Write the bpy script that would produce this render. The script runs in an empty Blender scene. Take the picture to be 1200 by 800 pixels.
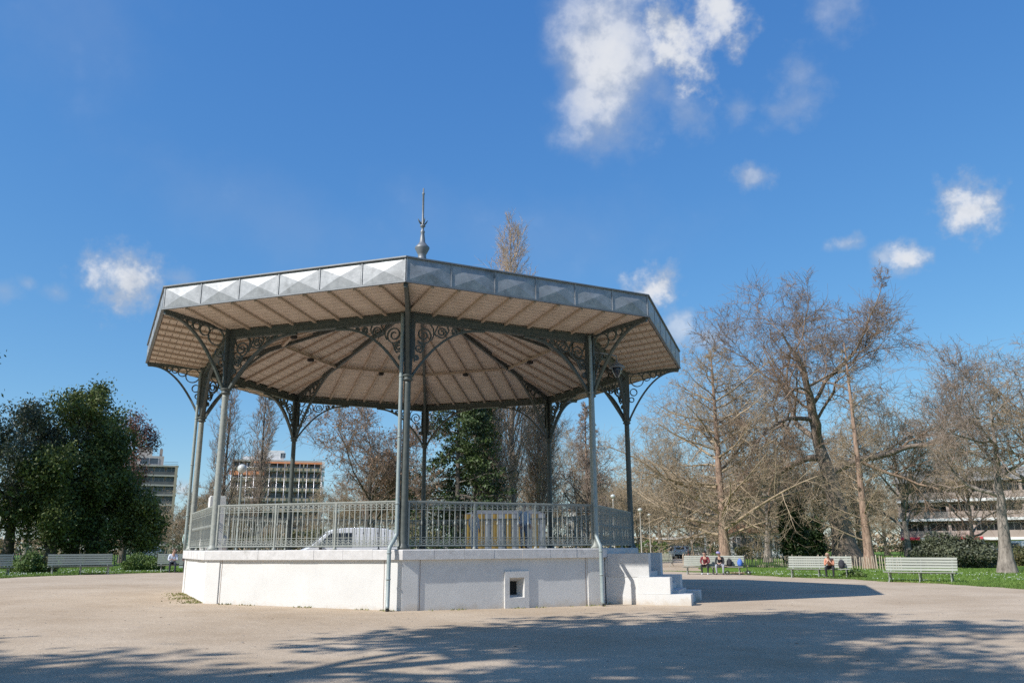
import bpy, bmesh, math, random
import numpy as np
from mathutils import Vector, Matrix
R = math.radians
SC = bpy.context.scene
COL = SC.collection

# ------------------------------------------------------------------ camera
CAM = np.array([0.474, -28.867, 1.5]); FPX = 952.94
YAW, PITCH, ROLL = 0.09968, 0.248398, -0.005671
_f = np.array([math.sin(YAW)*math.cos(PITCH), math.cos(YAW)*math.cos(PITCH), math.sin(PITCH)])
_r = np.array([math.cos(YAW), -math.sin(YAW), 0.0])
_u = np.cross(_r, _f)
RIGHT = _r*math.cos(ROLL) + _u*math.sin(ROLL)
UP = -_r*math.sin(ROLL) + _u*math.cos(ROLL)
cam_d = bpy.data.cameras.new('camera'); cam = bpy.data.objects.new('camera', cam_d); COL.objects.link(cam)
cam_d.sensor_width = 36.0; cam_d.lens = 36.0*FPX/1200.0; cam_d.clip_start = 0.1; cam_d.clip_end = 6000
cam.matrix_world = Matrix(((RIGHT[0], UP[0], -_f[0], CAM[0]), (RIGHT[1], UP[1], -_f[1], CAM[1]),
                           (RIGHT[2], UP[2], -_f[2], CAM[2]), (0, 0, 0, 1)))
SC.camera = cam

def ray(u, v):
    return _f + RIGHT*((u-600)/FPX) - UP*((v-400)/FPX)
def gz(x):
    return 0.30*math.tanh(-x/16) if x < 0 else -0.08*math.tanh(x/5)
def at(u, d, v=641):
    """ground point under picture column u, d metres from where the photographer stands"""
    q = ray(u, v); h = math.hypot(q[0], q[1])
    x, y = CAM[0]+q[0]/h*d, CAM[1]+q[1]/h*d
    return (x, y, gz(x))
def ztop(u, v, d):
    q = ray(u, v); return CAM[2]+q[2]/math.hypot(q[0], q[1])*d
def facing(x, y):
    """rotation about z that turns local -Y towards the photographer"""
    return math.atan2(CAM[1]-y, CAM[0]-x) + math.pi/2

# ------------------------------------------------------------------ light
SUN_AZ, SUN_EL = R(-150.5), R(40)
sun_dir = Vector((math.cos(SUN_AZ)*math.cos(SUN_EL), math.sin(SUN_AZ)*math.cos(SUN_EL), math.sin(SUN_EL)))
sl = bpy.data.lights.new('sun', 'SUN'); sl.energy = 4.0; sl.angle = R(0.53); sl.color = (1.0, 0.97, 0.925)
so = bpy.data.objects.new('sun', sl); COL.objects.link(so)
so.rotation_euler = sun_dir.to_track_quat('Z', 'Y').to_euler()

W = bpy.data.worlds.new('World'); SC.world = W; W.use_nodes = True
nt = W.node_tree; nt.nodes.clear()
def nd(t, ty, **k):
    n = t.nodes.new(ty)
    for a, b in k.items(): setattr(n, a, b)
    return n
def lk(t, a, b): t.links.new(a, b)
def mth(t, op, a, b=None, c=None, clamp=False):
    n = nd(t, 'ShaderNodeMath', operation=op); n.use_clamp = clamp
    for i, v in enumerate((a, b, c)):
        if v is None: continue
        if hasattr(v, 'is_linked') or hasattr(v, 'links'): lk(t, v, n.inputs[i])
        else: n.inputs[i].default_value = v
    return n.outputs[0]
sky = nd(nt, 'ShaderNodeTexSky', sky_type='NISHITA')
sky.sun_disc = False; sky.sun_elevation = SUN_EL
sky.sun_rotation = math.atan2(sun_dir.x, sun_dir.y); sky.altitude = 100
sky.air_density = 1.0; sky.dust_density = 0.2; sky.ozone_density = 3.0
tc = nd(nt, 'ShaderNodeTexCoord')
vn = nd(nt, 'ShaderNodeVectorMath', operation='NORMALIZE'); lk(nt, tc.outputs['Generated'], vn.inputs[0])
DIRV = vn.outputs[0]
nz = nd(nt, 'ShaderNodeTexNoise'); nz.inputs['Scale'].default_value = 14; nz.inputs['Detail'].default_value = 6
nz.inputs['Roughness'].default_value = 0.58; lk(nt, DIRV, nz.inputs['Vector'])
nz2 = nd(nt, 'ShaderNodeTexNoise'); nz2.inputs['Scale'].default_value = 42; nz2.inputs['Detail'].default_value = 4
nz2.inputs['Roughness'].default_value = 0.6; lk(nt, DIRV, nz2.inputs['Vector'])
fb = mth(nt, 'ADD', mth(nt, 'MULTIPLY', nz.outputs['Fac'], 0.78), mth(nt, 'MULTIPLY', nz2.outputs['Fac'], 0.22))
fb = mth(nt, 'SUBTRACT', fb, 0.5)
fbs = mth(nt, 'SUBTRACT', mth(nt, 'ADD', mth(nt, 'MULTIPLY', nz.outputs['Fac'], 0.3), mth(nt, 'MULTIPLY', nz2.outputs['Fac'], 0.7)), 0.5)
CL = [(710, 76, 90, 66, 1.0, 0), (785, 42, 44, 26, .8, -30), (838, 12, 44, 16, .75, -30), (150, 334, 62, 44, .95, 10), (205, 325, 30, 14, .3, 0),
      (1134, 246, 48, 34, .95, -5), (1062, 304, 32, 20, .8, 0), (1036, 302, 22, 16, .6, 0), (993, 285, 32, 10, .6, 0),
      (880, 207, 32, 14, .7, 10), (937, 92, 34, 28, .33, 0), (930, 125, 52, 18, .33, -15), (866, 127, 26, 14, .4, 0),
      (804, 131, 32, 20, .35, -30), (978, 6, 46, 20, .4, 0), (768, 340, 44, 36, .95, 0), (830, 396, 58, 20, .5, 0), (795, 385, 40, 34, .45, 0),
      (213, 572, 26, 20, .9, 0), (66, 343, 18, 12, .35, 0), (3, 340, 22, 14, .4, 0), (33, 330, 14, 9, .2, 0),
      (330, 262, 260, 50, .14, 12), (620, 275, 280, 60, .13, 6), (90, 20, 120, 60, .05, 0)]
blobs = [(Vector(ray(u, v)).normalized(), a/FPX, b/FPX, s, rot) for u, v, a, b, s, rot in CL]
rs = random.Random(5)
for i in range(16):                                  # the same scattered small clouds over the rest of the sky
    azv = R(90-6) + R(52 + i*16.5 + rs.uniform(-5, 5)); el = R(rs.uniform(8, 55)); s = rs.uniform(.03, .1)
    blobs.append((Vector((math.cos(azv)*math.cos(el), math.sin(azv)*math.cos(el), math.sin(el))), s, s*.7, rs.uniform(.4, 1), rs.uniform(-20, 20)))
groups = {}
for d, a, b, s, rot in blobs:
    t = d.cross(Vector((0, 0, 1))).normalized(); w = t.cross(d); c_, s_ = math.cos(R(rot)), math.sin(R(rot))
    t2 = t*c_ - w*s_; w2 = t*s_ + w*c_
    mp = nd(nt, 'ShaderNodeMapping', vector_type='TEXTURE'); lk(nt, DIRV, mp.inputs[0])
    mp.inputs['Location'].default_value = d
    mp.inputs['Rotation'].default_value = Matrix((t2, w2, d)).transposed().to_euler()
    mp.inputs['Scale'].default_value = (1.5*a, 1.5*b, 1.0)
    g = nd(nt, 'ShaderNodeTexGradient', gradient_type='SPHERICAL'); lk(nt, mp.outputs[0], g.inputs[0])
    key = (.93 if s > .7 else .55 if s > .42 else .30 if s > .15 else .10, b < .05)
    groups[key] = g.outputs['Fac'] if key not in groups else mth(nt, 'MAXIMUM', groups[key], g.outputs['Fac'])
dens = None
for (s, small), g in groups.items():
    rr = mth(nt, 'MULTIPLY', mth(nt, 'SUBTRACT', 1.0, g), 1.5)
    m = mth(nt, 'ADD', mth(nt, 'MULTIPLY', fbs if small else fb, 2.2 if small else 1.3 if s > .2 else 1.5), mth(nt, 'SUBTRACT', .95, rr))
    m = mth(nt, 'MULTIPLY', m, 1.05 if s > .4 and not small else 1.0 if s > .4 else .9, clamp=True)
    m = mth(nt, 'MULTIPLY', mth(nt, 'MULTIPLY', mth(nt, 'MULTIPLY', m, m), mth(nt, 'SUBTRACT', 3.0, mth(nt, 'MULTIPLY', m, 2.0))), s)
    m = mth(nt, 'MULTIPLY', m, mth(nt, 'MULTIPLY', g, 6.0, clamp=True))
    dens = m if dens is None else mth(nt, 'MAXIMUM', dens, m)
skyc = nd(nt, 'ShaderNodeHueSaturation'); skyc.inputs['Saturation'].default_value = 1.21; skyc.inputs['Value'].default_value = 1.0
lk(nt, sky.outputs[0], skyc.inputs['Color'])
bg1 = nd(nt, 'ShaderNodeBackground'); bg1.inputs['Strength'].default_value = 0.14
sp_ = nd(nt, 'ShaderNodeSeparateColor'); lk(nt, skyc.outputs[0], sp_.inputs[0]); cb_ = nd(nt, 'ShaderNodeCombineColor')
for i, (k_, g_) in enumerate(((.68, .80), (.985, .70), (1.80, .45))):      # the camera's flatter rendering of the blue sky
    lk(nt, mth(nt, 'MULTIPLY', mth(nt, 'POWER', sp_.outputs[i], g_), k_), cb_.inputs[i])
lk(nt, cb_.outputs[0], bg1.inputs['Color'])
vs = nd(nt, 'ShaderNodeVectorMath', operation='ADD'); lk(nt, DIRV, vs.inputs[0]); vs.inputs[1].default_value = (-.02, -.008, .026)
nz3 = nd(nt, 'ShaderNodeTexNoise'); nz3.inputs['Scale'].default_value = 14; nz3.inputs['Detail'].default_value = 5; nz3.inputs['Roughness'].default_value = 0.58; lk(nt, vs.outputs[0], nz3.inputs['Vector'])
cloud_shade = mth(nt, 'MULTIPLY', mth(nt, 'SUBTRACT', nz.outputs['Fac'], nz3.outputs['Fac']), 1.8)  # sun-side brightening and shade painted into the cloud colour
crm = nd(nt, 'ShaderNodeValToRGB'); crm.color_ramp.elements[0].color = (.50, .56, .66, 1); crm.color_ramp.elements[1].color = (.86, .88, .92, 1)
crm.color_ramp.elements[0].position = .25; crm.color_ramp.elements[1].position = .75
lk(nt, mth(nt, 'ADD', mth(nt, 'MULTIPLY', dens, .9), cloud_shade, clamp=True), crm.inputs[0])
bg2 = nd(nt, 'ShaderNodeBackground'); bg2.inputs['Strength'].default_value = 0.64; lk(nt, crm.outputs[0], bg2.inputs['Color'])
mx = nd(nt, 'ShaderNodeMixShader'); lk(nt, dens, mx.inputs[0]); lk(nt, bg1.outputs[0], mx.inputs[1]); lk(nt, bg2.outputs[0], mx.inputs[2])
wo = nd(nt, 'ShaderNodeOutputWorld'); lk(nt, mx.outputs[0], wo.inputs[0])

W.cycles.sampling_method = 'MANUAL'; W.cycles.sample_map_resolution = 512
SC.view_settings.view_transform = 'Standard'; SC.view_settings.look = 'None'
SC.view_settings.exposure = 0.52; SC.view_settings.gamma = 1.0; SC.view_settings.use_curve_mapping = False
SC.cycles.max_bounces = 6; SC.cycles.diffuse_bounces = 4; SC.cycles.use_denoising = False; SC.cycles.use_adaptive_sampling = False; SC.cycles.sample_clamp_indirect = 4

# ------------------------------------------------------------------ materials
MATS = {}
def mat(name, c1, c2=None, scale=4.0, rough=0.7, metal=0.0, bump=0.0, bscale=40.0, c3=None, s3=.6, t3=.6, detail=6, transl=0.0, stretch=None, spec=0.5, coord='Object', lo=.35, hi=.65):
    """principled material: c1 and c2 blended by noise, c3 as larger stains or patches"""
    m = bpy.data.materials.new(name); m.use_nodes = True; t = m.node_tree
    b = t.nodes['Principled BSDF']; b.inputs['Roughness'].default_value = rough; b.inputs['Metallic'].default_value = metal
    b.inputs['Specular IOR Level'].default_value = spec
    tcn = nd(t, 'ShaderNodeTexCoord'); vec = tcn.outputs[coord]
    if stretch:
        mp = nd(t, 'ShaderNodeMapping'); mp.inputs['Scale'].default_value = stretch; lk(t, vec, mp.inputs[0]); vec = mp.outputs[0]
    col = None
    if c2 is not None:
        n = nd(t, 'ShaderNodeTexNoise'); n.inputs['Scale'].default_value = scale; n.inputs['Detail'].default_value = detail
        n.inputs['Roughness'].default_value = .65; lk(t, vec, n.inputs['Vector'])
        cr = nd(t, 'ShaderNodeValToRGB'); cr.color_ramp.elements[0].position = lo; cr.color_ramp.elements[1].position = hi
        cr.color_ramp.elements[0].color = (*c1, 1); cr.color_ramp.elements[1].color = (*c2, 1)
        lk(t, n.outputs['Fac'], cr.inputs[0]); col = cr.outputs[0]
        if c3 is not None:
            n3 = nd(t, 'ShaderNodeTexNoise'); n3.inputs['Scale'].default_value = s3; n3.inputs['Detail'].default_value = 7
            n3.inputs['Roughness'].default_value = .7; lk(t, vec, n3.inputs['Vector'])
            f = mth(t, 'MULTIPLY', mth(t, 'SUBTRACT', n3.outputs['Fac'], t3), 7, clamp=True)
            mi = nd(t, 'ShaderNodeMix', data_type='RGBA'); lk(t, f, mi.inputs[0]); lk(t, col, mi.inputs[6]); mi.inputs[7].default_value = (*c3, 1); col = mi.outputs[2]
        lk(t, col, b.inputs['Base Color'])
    else:
        b.inputs['Base Color'].default_value = (*c1, 1)
    if bump:
        nb = nd(t, 'ShaderNodeTexNoise'); nb.inputs['Scale'].default_value = bscale; nb.inputs['Detail'].default_value = 5; lk(t, vec, nb.inputs['Vector'])
        bp = nd(t, 'ShaderNodeBump'); bp.inputs['Strength'].default_value = bump; bp.inputs['Distance'].default_value = 0.02
        lk(t, nb.outputs['Fac'], bp.inputs['Height']); lk(t, bp.outputs[0], b.inputs['Normal'])
    if transl:
        tr = nd(t, 'ShaderNodeBsdfTranslucent'); ms = nd(t, 'ShaderNodeMixShader'); ms.inputs[0].default_value = transl
        if col is not None: lk(t, col, tr.inputs['Color'])
        else: tr.inputs['Color'].default_value = (*c1, 1)
        lk(t, b.outputs[0], ms.inputs[1]); lk(t, tr.outputs[0], ms.inputs[2]); lk(t, ms.outputs[0], t.nodes['Material Output'].inputs[0])
    MATS[name] = m; return m

M_iron = mat('painted_iron_shaded', (.062, .072, .066), (.092, .104, .096), 9, .5, c3=(.10, .09, .075), s3=5, t3=.64, bump=.1)  # same grey-green paint, darkened to stand for shade under the roof
M_rail = mat('railing_paint_lit', (.245, .26, .235), (.33, .34, .305), 12, .5, c3=(.20, .165, .125), s3=6, t3=.66)  # pale tone, also the sunlit copy of the paint on some columns
M_pipe = mat('downpipe_paint', (.24, .29, .285), (.31, .35, .34), 8, .4, c3=(.22, .22, .20), s3=4, t3=.62)
M_zinc = mat('zinc_sheet', (.27, .28, .29), (.38, .39, .40), 5, .5, .25, c3=(.205, .21, .212), s3=1.7, t3=.54, bump=.12, bscale=9)
M_roof = mat('zinc_roof', (.16, .17, .18), (.22, .23, .24), 3, .5, .3)
M_white = mat('whitewash', (.615, .60, .57), (.68, .665, .635), 1.3, .85, c3=(.54, .525, .495), s3=.8, t3=.60, bump=.25, bscale=55)
def splash(m):
    t = m.node_tree; b = t.nodes['Principled BSDF']; src = b.inputs['Base Color'].links[0].from_socket
    tcn = nd(t, 'ShaderNodeTexCoord'); sx = nd(t, 'ShaderNodeSeparateXYZ'); lk(t, tcn.outputs['Object'], sx.inputs[0])
    n = nd(t, 'ShaderNodeTexNoise'); n.inputs['Scale'].default_value = 2.6; n.inputs['Detail'].default_value = 8; n.inputs['Roughness'].default_value = .75; lk(t, tcn.outputs['Object'], n.inputs['Vector'])
    mp = nd(t, 'ShaderNodeMapping'); mp.inputs['Scale'].default_value = (7, 7, .5); lk(t, tcn.outputs['Object'], mp.inputs[0])
    n2 = nd(t, 'ShaderNodeTexNoise'); n2.inputs['Scale'].default_value = 1.6; n2.inputs['Detail'].default_value = 6; n2.inputs['Roughness'].default_value = .7; lk(t, mp.outputs[0], n2.inputs['Vector'])
    f = mth(t, 'MULTIPLY', mth(t, 'SUBTRACT', mth(t, 'SUBTRACT', mth(t, 'MULTIPLY', n.outputs['Fac'], 1.6), .56), mth(t, 'MULTIPLY', sx.outputs['Z'], 1.9)), 2.4, clamp=True)
    f2 = mth(t, 'MULTIPLY', mth(t, 'SUBTRACT', n2.outputs['Fac'], .58), 3.0, clamp=True)
    m1 = nd(t, 'ShaderNodeMix', data_type='RGBA'); lk(t, mth(t, 'MULTIPLY', f2, .45), m1.inputs[0]); lk(t, src, m1.inputs[6]); m1.inputs[7].default_value = (.47, .45, .42, 1)
    m2 = nd(t, 'ShaderNodeMix', data_type='RGBA'); lk(t, mth(t, 'MULTIPLY', f, .8), m2.inputs[0]); lk(t, m1.outputs[2], m2.inputs[6]); m2.inputs[7].default_value = (.50, .43, .345, 1)
    lk(t, m2.outputs[2], b.inputs['Base Color'])
splash(M_white)
M_cope = mat('coping_stone', (.53, .51, .49), (.64, .62, .60), 6, .85, c3=(.40, .385, .36), s3=2.5, t3=.58, bump=.3, bscale=60)
M_stone = mat('pale_stone', (.53, .52, .495), (.63, .615, .59), 4, .85, c3=(.42, .41, .385), s3=2, t3=.6, bump=.3, bscale=60)
M_floor = mat('platform_floor', (.34, .29, .26), (.42, .36, .32), 5, .8)
M_board = mat('ceiling_board', (.555, .45, .36), (.675, .56, .46), 3, .75, c3=(.44, .34, .26), s3=2.2, t3=.60, stretch=(1, 1, 1), bump=.1)
M_raft = mat('rafter_paint', (.44, .34, .26), (.52, .41, .32), 5, .7)
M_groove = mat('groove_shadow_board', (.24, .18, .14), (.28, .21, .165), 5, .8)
M_black = mat('black_opening', (.012, .012, .012), None, rough=.9)
M_glass = mat('window_glass', (.05, .06, .07), (.10, .115, .13), .6, .12, spec=.6)
M_lampglass = mat('opal_glass', (.45, .47, .44), (.53, .54, .51), 4, .3)
M_lampmetal = mat('lamp_metal', (.22, .24, .26), (.27, .29, .31), 5, .45, .3)
M_wood = mat('bench_wood', (.27, .28, .235), (.38, .385, .325), 6, .75, c3=(.20, .20, .165), s3=3, t3=.56, stretch=(.6, 6, 6), bump=.15)
M_wood2 = mat('bench_wood_worn', (.22, .24, .205), (.31, .33, .28), 6, .75, c3=(.16, .165, .14), s3=3, t3=.54, stretch=(.6, 6, 6), bump=.15)
M_bleg = mat('bench_leg_iron', (.22, .23, .20), (.32, .33, .29), 9, .6)
M_pale = mat('chestnut_pale', (.34, .27, .20), (.50, .42, .33), 3, .85, stretch=(6, 6, 1))
M_wire = mat('fence_wire', (.25, .24, .22), None, rough=.5, metal=.6)
M_bark_oak = mat('bark_oak', (.13, .098, .075), (.29, .225, .175), 3.2, .95, stretch=(2, 2, .5), bump=.9, bscale=7)
M_bark_red = mat('bark_reddish', (.16, .10, .07), (.40, .275, .20), 4, .95, stretch=(3, 3, .4), bump=.8, bscale=9)
M_bark_dark = mat('bark_dark', (.075, .062, .05), (.14, .118, .095), 4, .95, bump=.6, bscale=9)
M_bark_grey = mat('bark_grey', (.12, .10, .083), (.33, .28, .235), 3, .95, stretch=(2, 2, .6), bump=.6, bscale=8)
M_twig_tan = mat('twigs_tan', (.27, .20, .13), (.43, .33, .22), .8, .9)
M_twig_brown = mat('twigs_brown', (.165, .11, .074), (.31, .215, .148), .6, .9)
M_twig_red = mat('twigs_reddish', (.30, .185, .135), (.44, .30, .22), .6, .9)
M_twig_pop = mat('twigs_poplar', (.36, .26, .18), (.54, .41, .30), .7, .9)
M_twig_grey = mat('twigs_grey', (.20, .15, .117), (.34, .26, .205), .7, .9)
M_leaf_mag = mat('leaf_dark_evergreen', (.042, .062, .016), (.16, .19, .05), .9, .55, transl=.2, c3=(.30, .30, .07), s3=.35, t3=.62, spec=.35)  # yellow-green patches put sunlit highlights into the leaf colour
M_leaf_olive = mat('leaf_grey_green', (.055, .065, .036), (.16, .17, .10), .9, .5, transl=.12)
M_leaf_yel = mat('leaf_yellow_green', (.09, .105, .022), (.22, .225, .06), 1.1, .5, transl=.25)
M_leaf_con = mat('leaf_conifer', (.018, .038, .012), (.085, .12, .028), .35, .6, transl=.12)
M_leaf_red = mat('leaf_copper', (.12, .05, .035), (.21, .10, .07), 1, .6, transl=.15)
M_leaf_dry = mat('leaf_dry_brown', (.28, .165, .10), (.42, .27, .175), 1, .8, transl=.2)
M_leaf_bush = mat('leaf_bush', (.07, .12, .022), (.15, .21, .05), 3, .55, transl=.2)
M_leaf_hedge = mat('leaf_hedge', (.06, .075, .022), (.17, .145, .06), 1.2, .65, transl=.15)
M_leaf_ivy = mat('leaf_ivy', (.02, .042, .012), (.075, .115, .03), 1.4, .5, transl=.12)
M_leaf_shade = mat('leaf_plane_tree', (.05, .09, .02), (.1, .15, .04), 1, .6, transl=.15)
M_grassb = mat('grass_blades', (.10, .185, .028), (.20, .29, .055), .7, .7, transl=.25, c3=(.26, .25, .09), s3=.35, t3=.6)
M_daisy = mat('daisy_white', (.8, .8, .76), None)
M_pebble = mat('pebble', (.16, .13, .11), (.30, .26, .22), 8, .9)
M_litter = mat('leaf_litter', (.09, .06, .04), (.20, .14, .09), 8, .9)
M_moss = mat('moss_tuft', (.14, .15, .04), (.24, .23, .08), 5, .9)
M_concrete = mat('building_render', (.42, .37, .325), (.50, .45, .40), .25, .9)
M_bwhite = mat('building_white', (.66, .65, .63), (.74, .73, .71), .3, .9)
M_bbrown = mat('building_brown', (.33, .26, .22), (.42, .335, .29), .4, .9)
M_bdark = mat('building_recess', (.10, .095, .095), (.16, .15, .145), .4, .8)
M_bbeige = mat('building_beige', (.36, .285, .20), (.47, .385, .285), .3, .9)
M_orange = mat('orange_netting', (.72, .24, .10), (.80, .32, .15), 1, .8)
M_redawn = mat('red_awning', (.42, .03, .04), (.52, .05, .06), 1, .8)
M_slate = mat('roof_grey', (.25, .25, .27), (.33, .33, .35), .4, .7)
M_tile = mat('roof_tile', (.36, .17, .11), (.46, .24, .17), 1, .9)
M_carwhite = mat('car_paint_white', (.72, .73, .75), None, rough=.25)
M_carglass = mat('car_glass', (.03, .04, .055), None, rough=.06, spec=.7)
M_tyre = mat('tyre_rubber', (.02, .02, .02), None, rough=.85)
M_rim = mat('wheel_rim', (.45, .45, .47), None, rough=.35, metal=.7)
M_dkplastic = mat('dark_plastic', (.03, .03, .032), None, rough=.6)
M_redlight = mat('tail_light_red', (.35, .02, .02), None, rough=.3)
M_must = mat('canvas_mustard', (.15, .09, .016), (.20, .125, .024), 1.5, .85)
M_bluegrey = mat('canvas_blue_grey', (.11, .12, .145), (.145, .157, .185), 1.5, .85)
M_statue = mat('statue_green', (.42, .50, .45), (.52, .60, .54), 6, .7)
M_cardark = mat('car_paint_dark', (.05, .055, .065), None, rough=.25)

# ground materials
def ground_mats():
    m = bpy.data.materials.new('sand_ground'); m.use_nodes = True; t = m.node_tree; b = t.nodes['Principled BSDF']; b.inputs['Roughness'].default_value = .95
    b.inputs['Specular IOR Level'].default_value = .2
    tcn = nd(t, 'ShaderNodeTexCoord'); P = tcn.outputs['Object']
    def noise(s, det=6, ro=.6):
        n = nd(t, 'ShaderNodeTexNoise'); n.inputs['Scale'].default_value = s; n.inputs['Detail'].default_value = det; n.inputs['Roughness'].default_value = ro; lk(t, P, n.inputs['Vector']); return n.outputs['Fac']
    def ramp(f, p0, c0, p1, c1):
        r = nd(t, 'ShaderNodeValToRGB'); r.color_ramp.elements[0].position = p0; r.color_ramp.elements[1].position = p1
        r.color_ramp.elements[0].color = (*c0, 1); r.color_ramp.elements[1].color = (*c1, 1); lk(t, f, r.inputs[0]); return r.outputs[0]
    def mix(f, a, bb, mode='MIX'):
        n = nd(t, 'ShaderNodeMix', data_type='RGBA', blend_type=mode)
        if isinstance(f, float): n.inputs[0].default_value = f
        else: lk(t, f, n.inputs[0])
        lk(t, a, n.inputs[6])
        if isinstance(bb, tuple): n.inputs[7].default_value = (*bb, 1)
        else: lk(t, bb, n.inputs[7])
        return n.outputs[2]
    base = ramp(noise(.22, 9, .72), .36, (.405, .312, .218), .64, (.545, .443, .332))
    grain = ramp(noise(26, 5, .8), .33, (.5, .48, .46), .68, (1.42, 1.42, 1.42))
    c = mix(.5, base, grain, 'MULTIPLY')
    c = mix(.35, c, ramp(noise(150, 2, .6), .35, (.5, .48, .45), .6, (1.3, 1.3, 1.3)), 'MULTIPLY')
    # scuffed darker gravel streaks and dark specks of leaf litter
    c = mix(mth(t, 'MULTIPLY', mth(t, 'SUBTRACT', noise(.9, 7, .75), .56), 3.2, clamp=True), c, (.33, .265, .21))
    vo = nd(t, 'ShaderNodeTexVoronoi'); vo.inputs['Scale'].default_value = 5.5; lk(t, P, vo.inputs['Vector'])
    sp = mth(t, 'MULTIPLY', mth(t, 'LESS_THAN', vo.outputs['Distance'], .085), mth(t, 'GREATER_THAN', noise(3, 2), .5))
    c = mix(mth(t, 'MULTIPLY', sp, .7), c, (.17, .13, .10))
    lk(t, c, b.inputs['Base Color'])
    bp = nd(t, 'ShaderNodeBump'); bp.inputs['Strength'].default_value = .55; bp.inputs['Distance'].default_value = .03
    hh = mth(t, 'ADD', mth(t, 'MULTIPLY', noise(45, 4, .7), .45), mth(t, 'MULTIPLY', noise(5, 5, .6), .8))
    lk(t, hh, bp.inputs['Height']); lk(t, bp.outputs[0], b.inputs['Normal'])
    g = bpy.data.materials.new('lawn'); g.use_nodes = True; t = g.node_tree; b = t.nodes['Principled BSDF']; b.inputs['Roughness'].default_value = .95; b.inputs['Specular IOR Level'].default_value = .15
    tcn = nd(t, 'ShaderNodeTexCoord'); P = tcn.outputs['Object']
    c = ramp(noise(.35, 7, .65), .3, (.075, .14, .022), .7, (.17, .26, .045))
    c = mix(.6, c, ramp(noise(9, 4, .7), .3, (.55, .6, .5), .7, (1.3, 1.3, 1.2)), 'MULTIPLY')
    ln = nd(t, 'ShaderNodeVectorMath', operation='LENGTH'); lk(t, P, ln.inputs[0])
    worn = mth(t, 'ADD', mth(t, 'MULTIPLY', mth(t, 'SUBTRACT', 27.0, ln.outputs['Value']), .10), mth(t, 'MULTIPLY', mth(t, 'SUBTRACT', noise(.6, 5, .6), .5), 3.2), clamp=True)
    c = mix(mth(t, 'MULTIPLY', worn, .8), c, (.27, .215, .13))
    lk(t, c, b.inputs['Base Color'])
    return m, g
M_sand, M_lawn = ground_mats()

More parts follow.
